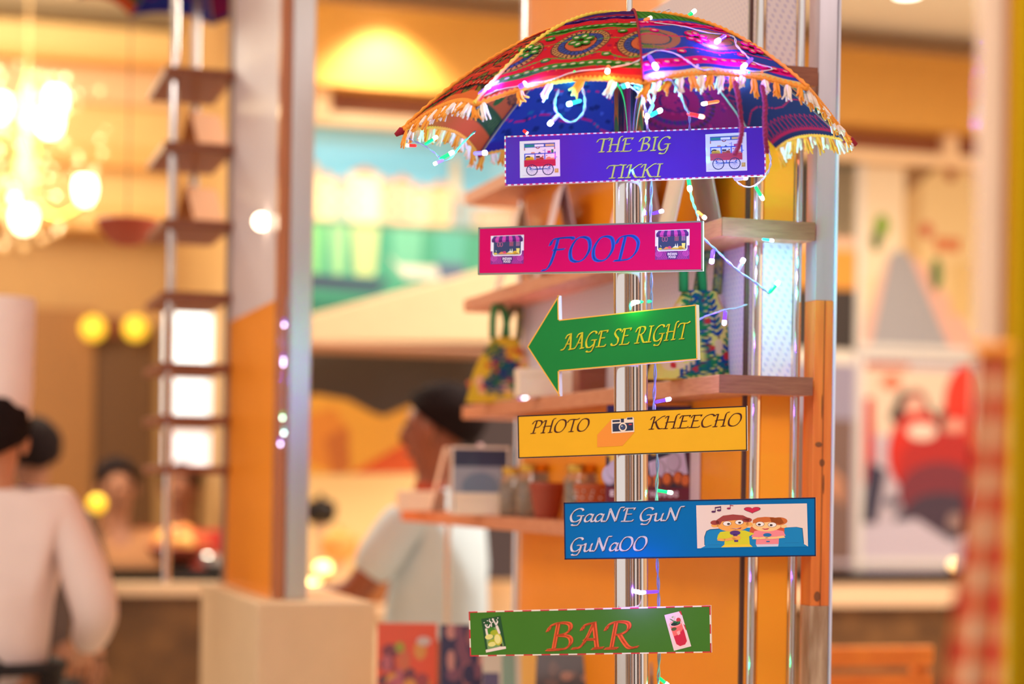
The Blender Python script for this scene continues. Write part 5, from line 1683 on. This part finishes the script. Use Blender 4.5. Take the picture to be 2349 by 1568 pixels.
cc = W(62, 360, 8.2)
ch = thing('chandelier', 'crystal chandelier with glowing shades at the left edge', 'chandelier', cc + Vector((0, 0, -.35)))
M_BRASS = mat('brass', (214, 160, 80), .25, 1.0)
M_CRYS = mat('crystal', (255, 236, 200), .05, trans=.7, emit=(255, 200, 120), estr=.35, var=0)
mb = MB(); mb.lathe(cc + Vector((0, 0, -.35)), [(.01, 0), (.05, .05), (.02, .12), (.06, .3), (.025, .4), (.05, .55), (.008, .7), (.0025, .76), (.0025, 4.08 - cc.z + .34)], 20); mb.build('stem', M_TAN, ch, smooth=True)
M_SHADE = lamp_mat('lamp_glass', (255, 232, 190), 7.0)
for ring_r, dz, n, ph_ in ((.26, -.16, 3, 1.9), (.16, .20, 2, 2.6)):
    for i in range(n):
        a = 2 * PI * i / n + ph_
        e = cc + Vector((ring_r * math.cos(a), ring_r * math.sin(a), dz))
        mb = MB(); mb.tube(spline([tuple(cc + Vector((0, 0, dz))), tuple(cc.lerp(e, .5) + Vector((0, 0, dz / 2 - .09))), tuple(e + Vector((0, 0, -.04)))], 6), .008, 8); arm = mb.build('arm', M_BRASS, ch, smooth=True)
        mb = MB(); mb.lathe(e + Vector((0, 0, -.04)), [(.02, 0), (.038, .03), (.045, .07), (.036, .11)], 16); mb.build('lamp_shade', M_SHADE, arm, smooth=True)
rs = random.Random(5); mb = MB()
for i in range(150):
    a = rs.uniform(0, 2 * PI); r_ = rs.uniform(.06, .34); z = rs.uniform(-.42, .42) * (1 - r_)
    mb.ball(cc + Vector((r_ * math.cos(a), r_ * math.sin(a), z)), rs.uniform(.008, .018), n=6, m=4)
mb.build('crystal_drops', M_CRYS, ch)['kind'] = 'stuff'
for p in ((115, 285), (55, 505)):
    pp = W(p[0], p[1], 8.0); mb = MB(); mb.tube([cc + Vector((0, 0, pp.z - cc.z + .03)), pp.lerp(cc, .5) + Vector((0, 0, -.05)), pp + Vector((0, 0, -.045))], .007, 8); arm = mb.build('arm', M_BRASS, ch, smooth=True)
    mb = MB(); mb.lathe(pp + Vector((0, 0, -.05)), [(.022, 0), (.045, .03), (.052, .07), (.04, .10)], 18); mb.build('lamp_shade', M_SHADE, arm, smooth=True)
point('chandelier_light', cc + Vector((.1, -.3, .1)), 42, (1, .78, .45), .12)

wl = hit_t(262, 752, TL - .12)
o = thing('wall_lamp', 'pair of yellow globe lamps on a dark bracket above the dark door', 'lamp', wl)
mb = MB()
for px in (214, 311):
    c = hit_t(px, 753, TL - .14); m_ = MB(); m_.ball(c, .068, n=18, m=12); m_.build('globe', lamp_mat('yellow_lamp', (255, 206, 60), 1.1), o, smooth='all')
a, b = hit_t(214, 753, TL - .14), hit_t(311, 753, TL - .14)
mb.tube([a, b], .014, 8); ta, sa, za = ts(wl); mb.kbox(TL - .14, TL - .04, sa - .04, sa + .04, za - .05, za + .06); mb.build('bracket', M_KNOT, o)

TS_ = 6.75
for i, (x0, x1, y0, y1, e, col, lab) in enumerate(((381, 537, 716, 846, 1.5, (236, 250, 255), 'topmost of the three bright white screens behind the left stand'), (379, 537, 866, 966, 1.05, (236, 246, 255), 'middle one of the three bright white screens behind the left stand'), (379, 537, 990, 1080, .95, (244, 240, 246), 'lowest of the three bright white screens behind the left stand'))):
    c = hit_t((x0 + x1) / 2, y1, TS_); o = thing('menu_screen', lab, 'screen', c)
    s0, s1 = s_at(x0, y0, TS_), s_at(x1, y0, TS_); z0, z1 = z_at(450, y1, TS_), z_at(450, y0, TS_)
    mb = MB(); mb.kbox(TS_ + .005, TS_ + .05, s0 - .008, s1 + .008, z0 - .008, z1 + .008); mb.build('frame', M_DKDOOR, o)
    mb = MB(); mb.kbox(TS_, TS_ + .005, s0, s1, z0, z1); mb.build('display', lamp_mat('backlight_%d' % i, col, e), o)
    mb = MB(); mb.kbox(TS_ + .05, TS_ + .07, (s0 + s1) / 2 - .02, (s0 + s1) / 2 + .02, 0.9 if i == 2 else z0 - .03, z1 - .02); mb.build('bracket', M_DKDOOR, o)

M_MARB = mat('brown_marble', (120, 80, 44), .3, rgb2=(84, 54, 30), scale=6)
M_BLK = mat('black_stone', (24, 18, 16), .12)
M_EDGEP = mat('pale_stone_edge', (214, 176, 140), .3)
TC_ = 4.4
zc_ = z_at(400, 1338, TC_)
s0, s1 = s_at(236, 1400, TC_), s_at(560, 1400, TC_)
ct = thing('counter', 'brown marble counter with black top behind the chef', 'counter', K(TC_ + .3, (s0 + s1) / 2, 0))
mb = MB(); mb.kbox(TC_ + .03, TC_ + .7, s0, s1, 0, zc_ - .045); mb.build('body', M_MARB, ct)
mb = MB(); mb.kbox(TC_, TC_ + .74, s0 - .02, s1 + .02, zc_ - .045, zc_); mb.build('worktop', M_EDGEP, ct, bevel=.004)
mb = MB(); mb.kbox(TC_ + .12, TC_ + .7, s0, s1, zc_, zc_ + .05); mb.build('hob', M_BLK, ct, bevel=.004)
zh = zc_ + .0505
c = K(TC_ + .4, s_at(412, 1250, TC_ + .4), zh)
o = thing('fruit_bowl', 'wide bowl heaped with orange and yellow fruit on the black counter top', 'bowl', c)
mb = MB(); mb.lathe(c, [(.04, 0), (.10, .03), (.13, .07), (.125, .075), (.09, .04)], 24); mb.build('bowl', mat('red_glaze', (176, 84, 60), .3), o, smooth=True)
rs = random.Random(3)
for i in range(11):
    a = i * 2.4; r_ = .085 * math.sqrt((i + .5) / 11)
    m_ = MB(); m_.ball(c + Vector((r_ * math.cos(a), r_ * math.sin(a), .085 + .045 * (1 - r_ / .085))), .036, n=12, m=8)
    f = m_.build('orange', mat('fruit_%d' % i, ((240, 150, 60), (244, 186, 96), (214, 96, 50))[i % 3], .5), None, smooth='all')
    tag(f, 'round %s fruit heaped in the wide bowl' % ('orange', 'yellow', 'reddish')[i % 3], 'fruit', 'fruit in the wide bowl')
c = K(TC_ + .3, s_at(492, 1290, TC_ + .3), zh)
o = thing('steel_dish', 'shiny steel dish on the black counter top near the orange panel', 'dish', c)
mb = MB(); mb.lathe(c, [(.03, 0), (.05, .01), (.055, .04), (.05, .045), (.03, .02)], 24); mb.build('dish', mat('bright_steel', (250, 240, 235), .3, .6), o, smooth=True)
mb = MB(); mb.lathe(c, [(.056, .04), (.06, .042), (.056, .046)], 24); mb.build('rim', STEEL, o, smooth=True)
c = K(TC_ + .5, s_at(222, 1180, TC_ + .5), zh)
o = thing('table_lamp', 'small yellow globe lamp on the counter beside the chef', 'lamp', c)
zz = W(222, 1155, c.y).z
mb = MB(); mb.lathe(c, [(.04, 0), (.04, .01), (.01, .02), (.008, zz - c.z - .03)], 18); mb.build('base', M_BRASS, o, smooth=True)
mb = MB(); mb.ball(Vector((c.x, c.y, zz)), .036, n=16, m=12); mb.build('globe', lamp_mat('amber_globe', (255, 204, 50), 1.0), o, smooth='all')

# ------------------------------------------------------------------ middle background
def flat(name, label, cat, x0, x1, y0, y1, t, items, frame=None, dep=.03, group=None):
    s0, s1 = s_at(x0, (y0 + y1) / 2, t), s_at(x1, (y0 + y1) / 2, t); z0, z1 = z_at((x0 + x1) / 2, y1, t), z_at((x0 + x1) / 2, y0, t)
    o = thing(name, label, cat, K(t, (s0 + s1) / 2, z0), group)
    mb = MB(); mb.kbox(t, t + dep, s0, s1, z0, z1); mb.build('backing', M_WHITE, o)
    mb = MB()
    for i, (q, col) in enumerate(items):
        mb.poly([K(t - .001 - .0004 * i, s0 + (s1 - s0) * (x - x0) / (x1 - x0), z1 + (z0 - z1) * (y - y0) / (y1 - y0)) for x, y in q], lin(col))
    mb.build('print', PRINT, o)
    if frame:
        w, m = frame
        mb = MB()
        mb.kbox(t - .02, t + dep, s0 - w, s1 + w, z1, z1 + w); mb.kbox(t - .02, t + dep, s0 - w, s1 + w, z0 - w, z0)
        mb.kbox(t - .02, t + dep, s0 - w, s0, z0, z1); mb.kbox(t - .02, t + dep, s1, s1 + w, z0, z1)
        mb.build('frame', m, o)
    return o


it = [(rect(640, 296, 1330, 470), (122, 196, 230)), (rect(640, 296, 1330, 345), (140, 206, 234))]
it += [(rect(640, 300, 1330, 300.1), (140, 206, 234))]
bx = [(690, 725, 395, (236, 200, 150)), (725, 760, 420, (246, 222, 184)), (760, 795, 430, (176, 196, 180)), (795, 862, 405, (252, 232, 200)), (862, 890, 425, (200, 196, 160)), (890, 935, 418, (244, 190, 160)), (935, 972, 436, (246, 214, 180)), (972, 1025, 428, (240, 196, 150)), (1025, 1075, 452, (150, 170, 176)), (1075, 1330, 470, (206, 186, 160))]
for x0, x1, y, c in bx:
    it.append((rect(x0, y, x1, 530), c)); it.append(([(x0 - 3, y + 4), ((x0 + x1) / 2, y - 14), (x1 + 3, y + 4)], (212, 150, 110)))
    for wy in (448, 480): it.append((rect(x0 + 8, max(wy, y + 16), x0 + 16, max(wy, y + 16) + 16), (150, 120, 100)))
it += [([(1018, 450), (1022, 370), (1032, 345), (1042, 370), (1046, 450)], (206, 196, 170))]
it += [(rect(640, 522, 1330, 810), (72, 160, 132)), (rect(640, 518, 1330, 532), (90, 130, 110))]
for x0, x1, c in ((700, 740, (120, 196, 130)), (750, 790, (150, 205, 150)), (800, 860, (196, 214, 150)), (890, 960, (110, 190, 160)), (990, 1060, (90, 176, 160))): it.append(([(x0, 530), (x1, 530), (x1 - 8, 640), (x0 + 8, 640)], c))
it += [([(880, 590), (905, 612), (1040, 612), (1050, 600), (1040, 640), (920, 640)], (232, 226, 214)), ([(990, 600), (1060, 604), (1050, 640), (1000, 640)], (90, 110, 140)), ([(690, 640), (850, 650), (885, 640), (860, 676), (700, 672)], (58, 70, 100)), (rect(640, 690, 1330, 810), (44, 120, 100))]
flat('wall_mural', 'large canal town mural with blue sky and green water on the back wall', 'mural', 650, 1320, 298, 800, TB - .05, it)
# pale sloping hood under the mural
tH = TB - 1.2
hp_ = [(640, 740), (1085, 624), (1330, 560), (1330, 786), (640, 786)]
mb = MB(); f_ = [hit_t(x, y, tH) for x, y in hp_]; mb.hexa(f_, [p + U2 * .5 for p in f_])
hd = mb.build('extractor_hood', mat('cream_hood_enamel', (226, 194, 152), .45), None, bevel=.01); wloc[hd.name] = hd.location.copy()
tag(hd, 'cream sloping hood below the canal mural', 'hood')
mb = MB(); a_, b_ = hit_t(640, 786, tH), hit_t(1330, 806, tH); ta, sa, za = ts(a_); tb_, sb, zb_ = ts(b_)
mb.kbox(tH - .01, tH + .45, sa, sb, zb_, za - .001); mb.build('lip', mat('rosy_trim', (200, 150, 124), .5), hd)
it = [(rect(640, 806, 1330, 1330), (74, 60, 52))]
it += [([(640, 930), (720, 912), (790, 922), (850, 952), (872, 958), (945, 925), (960, 1130), (640, 1130)], (244, 178, 70)), ([(690, 960), (760, 940), (800, 1000), (760, 1090), (700, 1060)], (236, 150, 60)), ([(740, 1010), (790, 980), (800, 1080), (760, 1100)], (206, 120, 56)), ([(945, 1000), (960, 1100), (780, 1100)], (226, 96, 40)), ([(640, 1095), (960, 1085), (960, 1330), (640, 1330)], (250, 214, 150)), (rect(960, 930, 1330, 1330), (70, 58, 60))]
flat('wall_picture', 'desert dune picture with dark sky below the cream hood', 'picture', 650, 1320, 808, 1320, TB - .4, it)

tB = 4.55
zb_ = z_at(760, 1392, tB)
s0, s1 = s_at(560, 1400, tB), s_at(1050, 1400, tB)
bc_ = thing('buffet_counter', 'pale buffet counter behind the beige plinth', 'counter', K(tB + .3, (s0 + s1) / 2, 0))
mb = MB(); mb.kbox(tB + .03, tB + .6, s0, s1, 0, zb_ - .04); mb.build('body', M_PLINTH, bc_)
mb = MB(); mb.kbox(tB, tB + .64, s0 - .02, s1 + .02, zb_ - .04, zb_); mb.build('worktop', M_EDGEP, bc_, bevel=.004)
M_GLARE = lamp_mat('dish_glare', (255, 226, 140), 5.0)  # glare on the serving dishes, added as glowing cups
for (px, py, t_, rr, lab) in ((742, 1300, tB + .34, .028, 'dish glare put in as a glowing cup at the back of the buffet counter'), (716, 1344, tB + .2, .032, 'dish glare put in as a glowing cup at the left of the buffet counter'), (806, 1366, tB + .1, .03, 'dish glare put in as a glowing cup at the front of the buffet counter')):
    s_ = s_at(px, py, t_); c = K(t_, s_, zb_ + .0005); zz = max(z_at(px, py, t_), zb_ + .045)
    o = thing('glare_cup', lab, 'glare', c, 'dish glare cups on the buffet counter')
    mb = MB(); mb.lathe(c, [(.022, 0), (.03, .005), (.01, .012), (.01, max(.02, zz - zb_ - .035)), (rr, zz - zb_ - .02)], 20); mb.build('base', M_BRASS, o, smooth=True)
    mb = MB(); mb.ball(Vector((c.x, c.y, zz)), rr * 1.25, rr * 1.25, rr * .8, 16, 10); mb.build('glare_disc', M_GLARE, o, smooth='all')
for (px, py, rr, hh, m, lab, nm) in ((735, 1200, .062, .08, M_BLK, 'black cooking pot on a riser of the buffet counter', 'cooking_pot'), (778, 1282, .072, .09, mat('amber_bowl', (232, 160, 84), .4), 'amber serving bowl on the buffet counter', 'serving_bowl')):
    t_ = tB + (.5 if nm == 'cooking_pot' else .24); s_ = s_at(px, py, t_); c = K(t_, s_, zb_ + .0005); zt_ = z_at(px, py, t_)
    o = thing(nm, lab, 'pot' if nm == 'cooking_pot' else 'bowl', c)
    mb = MB(); mb.lathe(c, [(.05, 0), (.045, .01), (.03, .02), (.03, max(.03, zt_ - c.z))], 18); mb.build('riser', M_EDGEP, o, smooth=True)
    mb = MB(); mb.lathe(Vector((c.x, c.y, max(zt_, c.z + .03))), [(rr * .7, 0), (rr, hh * .3), (rr * 1.05, hh * .9), (rr, hh), (rr * .9, hh * .5)], 24); mb.build('pot', m, o, smooth=True)
    mb = MB(); mb.lathe(Vector((c.x, c.y, max(zt_, c.z + .03) + hh)), [(rr * .98, 0), (rr * .7, .015), (.012, .022), (.012, .04)], 24); mb.build('lid', m, o, smooth=True)
c = K(tB + .25, s_at(850, 1330, tB + .25), zb_ + .0005)
o = thing('bread_basket', 'brown wicker basket of rolls beside the man in the pale shirt', 'basket', c)
M_WICK = mat('wicker', (150, 92, 50), .8, var=.3, scale=90)
mb = MB(); mb.lathe(c, [(.06, 0), (.075, .05), (.085, .10), (.08, .105), (.06, .05)], 20); mb.build('basket', M_WICK, o, smooth=True)
for i in range(7):
    a = i * 2.4; r_ = .05 * math.sqrt((i + .4) / 7); m_ = MB(); m_.ball(c + Vector((r_ * math.cos(a), r_ * math.sin(a), .115 + .05 * (1 - r_ / .05))), .034, .026, .024, 12, 8)
    tag(m_.build('bread_roll', mat('crust_%d' % i, ((190, 120, 60), (160, 92, 44))[i % 2], .7), None, smooth='all'), '%s brown bread roll piled in the wicker basket' % ('golden', 'dark')[i % 2], 'bread roll', 'bread rolls in the basket')

# recessed lamps near the bulkheads
def downlight(px, t, power, label, aim=None, r=.06, col=(1, .86, .66), zc=ZC):
    p = hit_t(px, 40, t); tt, ss, _ = ts(p); c = K(t, ss, zc)
    o = thing('downlight', label, 'light', c - Vector((0, 0, .016)), 'round recessed ceiling lamps')
    mb = MB(); mb.lathe(c - Vector((0, 0, .014)), [(r, 0), (r * 1.25, 0), (r * 1.25, .012), (r, .013)], 24); mb.build('trim_ring', STEEL_B, o, smooth=True)
    mb = MB(); mb.lathe(c - Vector((0, 0, .016)), [(r * .95, .0), (r * .95, .004)], 24); mb.build('lens', lamp_mat('downlight_lens', (255, 240, 214), 9.0), o)
    if power:
        q = K(t, ss, zc - .05); spot('downlight_beam', q, power, col, 105, aim if aim is not None else q - Vector((0, 0, 1)), .04)


downlight(905, TB - .46, 85, 'round ceiling lamp above the amber bulkhead over the canal mural')
downlight(2080, TB - .9, 40, 'round ceiling lamp above the framed posters on the right')

q = hit_t(880, 250, TB - .75)
spot('mural_beam', (q.x, q.y, ZC - .08), 16, (1, .97, .92), 60, hit_t(880, 400, TB - .05), .05, .9)

# ------------------------------------------------------------------ right background
it = [(rect(1900, 350, 2360, 800), (232, 206, 166))]
it += [(rect(1960, 352, 2070, 640), (236, 212, 178)), ([(2070, 360), (2110, 400), (2120, 790), (2070, 640)], (204, 164, 110)), (rect(2110, 352, 2360, 800), (226, 194, 140)), ([(2070, 400), (2140, 350), (2150, 380), (2075, 450)], (150, 110, 70)), (ell(2175, 400, 12, 16), (160, 84, 50)), ([(2000, 795), (2040, 590), (2062, 575), (2085, 590), (2180, 795)], (160, 156, 160)), ([(2085, 590), (2180, 795), (2260, 795), (2120, 610)], (226, 170, 150)), ([(2040, 590), (2000, 795), (1965, 795), (2032, 600)], (222, 174, 156)), (ell(2020, 525, 18, 26), (130, 160, 60)), (ell(2008, 560, 12, 24), (70, 100, 50)), (rect(2140, 545, 2200, 575), (206, 120, 76)), (ell(2122, 530, 14, 18), (196, 100, 70)), (ell(2145, 630, 13, 38), (60, 110, 56)), (ell(2232, 680, 10, 28), (90, 120, 70)), (ell(2232, 705, 9, 14), (200, 70, 44)), (rect(2180, 600, 2240, 720), (216, 180, 120))]
M_FR = mat('white_frame', (222, 214, 206), .4)
FW = .03
flat('framed_poster', 'framed poster of a sunny village street on the right wall', 'poster', 1976, 2330, 352, 796, TB - .06, it, (FW, M_FR))
it = [(rect(1900, 800, 2360, 1300), (196, 180, 190)), (rect(1976, 838, 2080, 850), (196, 70, 50)), (rect(1976, 850, 2330, 1000), (226, 200, 176)), (ell(2040, 880, 24, 18), (226, 120, 90)), (ell(2095, 925, 30, 34), (226, 150, 130)), ([(1976, 920), (2000, 915), (2005, 1060), (1980, 1120)], (196, 40, 40)), ([(2035, 960), (2060, 900), (2110, 900), (2150, 970), (2120, 1000), (2080, 1010)], (70, 60, 56)), (ell(2094, 935, 24, 26), (232, 170, 150)),
       (ell(2212, 930, 52, 95), (222, 58, 44)), (ell(2160, 1200, 110, 60), (60, 58, 74)), (ell(2105, 1040, 72, 96), (206, 46, 38)), (ell(2200, 1045, 80, 104), (206, 44, 38)), (ell(2155, 1085, 100, 100), (176, 44, 44)), (ell(2155, 1130, 96, 72), (122, 50, 62)), (ell(2160, 1175, 84, 46), (72, 56, 72)), (ell(2110, 990, 34, 20), (238, 208, 190)), (ell(2180, 975, 36, 16), (226, 150, 130)), ([(2140, 985), (2150, 940), (2165, 930), (2160, 985)], (70, 62, 54)), ([(1990, 1060), (2030, 1080), (2010, 1200), (1978, 1200)], (60, 56, 76)), ([(1976, 1210), (2100, 1190), (2180, 1240), (2330, 1200), (2330, 1290), (1976, 1290)], (200, 186, 200)), (ell(2045, 1152, 16, 12), (80, 80, 96)), (ell(2190, 1195, 20, 20), (150, 120, 116))]
flat('framed_poster', 'framed poster of red peppers below the village street poster', 'poster', 1976, 2330, 830, 1282, TB - .06, it, (FW, M_FR))
it = [(rect(1780, 352, 1960, 800), (60, 52, 46)), (rect(1780, 352, 1960, 380), (90, 90, 76)), (rect(1780, 540, 1960, 570), (226, 180, 150)), (rect(1780, 570, 1960, 660), (220, 150, 60)), (rect(1780, 660, 1960, 800), (56, 48, 46)), (rect(1780, 800, 1960, 832), (226, 214, 200)), (rect(1780, 832, 1960, 960), (150, 140, 160)), (rect(1780, 960, 1960, 1284), (120, 92, 84)), ([(1900, 1060), (1940, 1100), (1940, 1160), (1900, 1120)], (190, 130, 100))]
flat('framed_poster', 'dark banded poster half hidden behind the orange faced upright', 'poster', 1800, 1940, 352, 1282, TB - .06, it)
tR = 4.6
zr = z_at(2080, 1312, tR)
s0, s1 = s_at(1700, 1400, tR), s_at(2500, 1400, tR)
rc_ = thing('counter', 'black topped bar counter with brown marble front on the right', 'counter', K(tR + .3, (s0 + s1) / 2, 0))
zA, zB = z_at(2080, 1336, tR), z_at(2080, 1390, tR)
mb = MB(); mb.kbox(tR, tR + .7, s0, s1, zA, zr); mb.build('worktop', M_BLK, rc_, bevel=.003)
mb = MB(); mb.kbox(tR + .01, tR + .7, s0, s1, zB, zA); mb.build('fascia', M_EDGEP, rc_)
mb = MB(); mb.kbox(tR + .05, tR + .7, s0, s1, 0, zB); mb.build('body', M_MARB, rc_)
c = K(tR + .15, s_at(2190, 1305, tR + .15), zr + .0005)
o = thing('glare_cup', 'lamp reflection put in as a glowing cup on the black bar counter', 'glare', c)  # ceiling spot mirrored in the black top, added as a glowing cup
mb = MB(); mb.lathe(c, [(.025, 0), (.03, .004), (.03, .008), (.02, .01)], 20); mb.build('base', M_BRASS, o, smooth=True)
mb = MB(); mb.ball(c + Vector((0, 0, .028)), .026, .026, .02, 16, 10); mb.build('glare_disc', lamp_mat('soft_glow', (255, 214, 150), 2.5), o, smooth='all')
# orange wooden chair in front of the bar
M_CHW = mat('orange_beech', (230, 136, 44), .4, rgb2=(206, 112, 34), scale=8, stretch=(2, 2, 8))
Yc = 5.6
cl_, cr_ = W(1870, 1500, Yc), W(2190, 1500, Yc)
tc_, sc0, _ = ts(cl_); _, sc1, _ = ts(cr_)
zt_ = W(2030, 1487, Yc).z
o = thing('wooden_bench', 'orange wooden bench with slatted back in front of the bar counter', 'bench', K(tc_ - .2, (sc0 + sc1) / 2, 0))
for i in range(3):
    mb = MB(); mb.kbox(tc_, tc_ + .022, sc0, sc1, zt_ - .058 - i * .078, zt_ - i * .078); mb.build('back_slat', M_CHW, o, bevel=.004)
zs_ = zt_ - .42
for i in range(4):
    mb = MB(); mb.kbox(tc_ - .40 + i * .1, tc_ - .31 + i * .1, sc0, sc1, zs_ - .025, zs_); mb.build('seat_slat', M_CHW, o, bevel=.004)
for s_ in (sc0 + .03, sc1 - .03):
    mb = MB(); mb.kbox(tc_ + .022, tc_ + .06, s_ - .02, s_ + .02, 0, zt_ - .02); mb.build('back_post', M_CHW, o, bevel=.004)
    mb = MB(); mb.kbox(tc_ - .40, tc_ - .36, s_ - .02, s_ + .02, 0, zs_ - .025); mb.build('leg', M_CHW, o, bevel=.004)
    mb = MB(); mb.kbox(tc_ - .36, tc_ + .022, s_ - .015, s_ + .015, zs_ - .09, zs_ - .025); mb.build('side_rail', M_CHW, o, bevel=.003)

# ------------------------------------------------------------------ blurred foreground on the right edge
Yf = 1.5
a_, b_ = W(2272, 300, Yf), W(2262, 1500, Yf)
fp = thing('stand_post', 'blurred chromed post at the right edge of the picture', 'post', Vector((a_.x, a_.y, 0)))
mb = MB(); mb.tube([Vector((a_.x, a_.y, 0.02)), Vector((a_.x, a_.y, 2.3))], .0105, 20); mb.build('pole', mat('cream_reflection', (226, 190, 160), .25, coat=.5), fp, smooth=True)  # chromed post, the cream it reflects is put into its colour
mb = MB(); mb.lathe(Vector((a_.x, a_.y, 0)), [(.1, 0), (.1, .01), (.02, .02), (.012, .04)], 24); mb.build('foot', STEEL_B, fp, smooth=True)


def drape(name, label, x0, x1, yt, yb, Yd, fn, m, amp=.01, waves=5, cat='curtain', flare=0.0, nx=70, nz=60):
    p0, p1 = W(x0, 784, Yd), W(x1, 784, Yd); zt, zb_ = W(x0, yt, Yd).z, W(x0, yb, Yd).z
    U, Vv = np.meshgrid(np.linspace(0, 1, nx), np.linspace(0, 1, nz))
    X = p0.x + (p1.x - p0.x) * U - flare * (1 - U) * Vv ** 1.6; Yy = Yd + amp * np.sin(U * waves * 2 * PI) * (.4 + .6 * Vv)
    Z = zt + (zb_ - zt) * Vv
    r = thing(name, label, cat, Vector(((p0.x + p1.x) / 2, Yd, zb_)))
    grid_mesh('cloth', np.stack([X, Yy, Z], -1), fn(U, Vv), m, r)
    grid_mesh('lining', np.stack([X, Yy + .0035, Z], -1), fn(U, Vv), m, r)
    mbx = MB(); mbx.tube([Vector((X[0, i], Yy[0, i], Z[0, i])) for i in range(0, nx, 2)], .005, 8); mbx.build('top_hem', M_YARN_O, r, smooth='all')
    return r


def f_yel(U, V):
    c = np.zeros(U.shape + (3,)); c[:] = L_((252, 164, 44)); c[U > .13] = L_((255, 216, 30)); c[U > .8] = L_((236, 150, 20)); return c


def f_ging(U, V):
    c = np.zeros(U.shape + (3,)); c[:] = L_((252, 212, 172))
    a = ((U * 1.6) % 1) < .5; b = ((V * 9) % 1) < .5
    c[a ^ b] = L_((250, 160, 104)); c[a & b] = L_((232, 84, 62)); return c


drape('yellow_curtain', 'yellow and orange curtain blurred along the right edge', 2298, 2460, -80, 1900, Yf + .06, f_yel, CLOTH, .012, 4)
drape('checked_scarf', 'red and cream checked cloth hanging on the cream post', 2246, 2316, 800, 1800, Yf - .06, f_ging, CLOTH, .008, 2, 'cloth', .035)
for k in list(LEDU): bpy.data.objects.remove(LEDU[k])
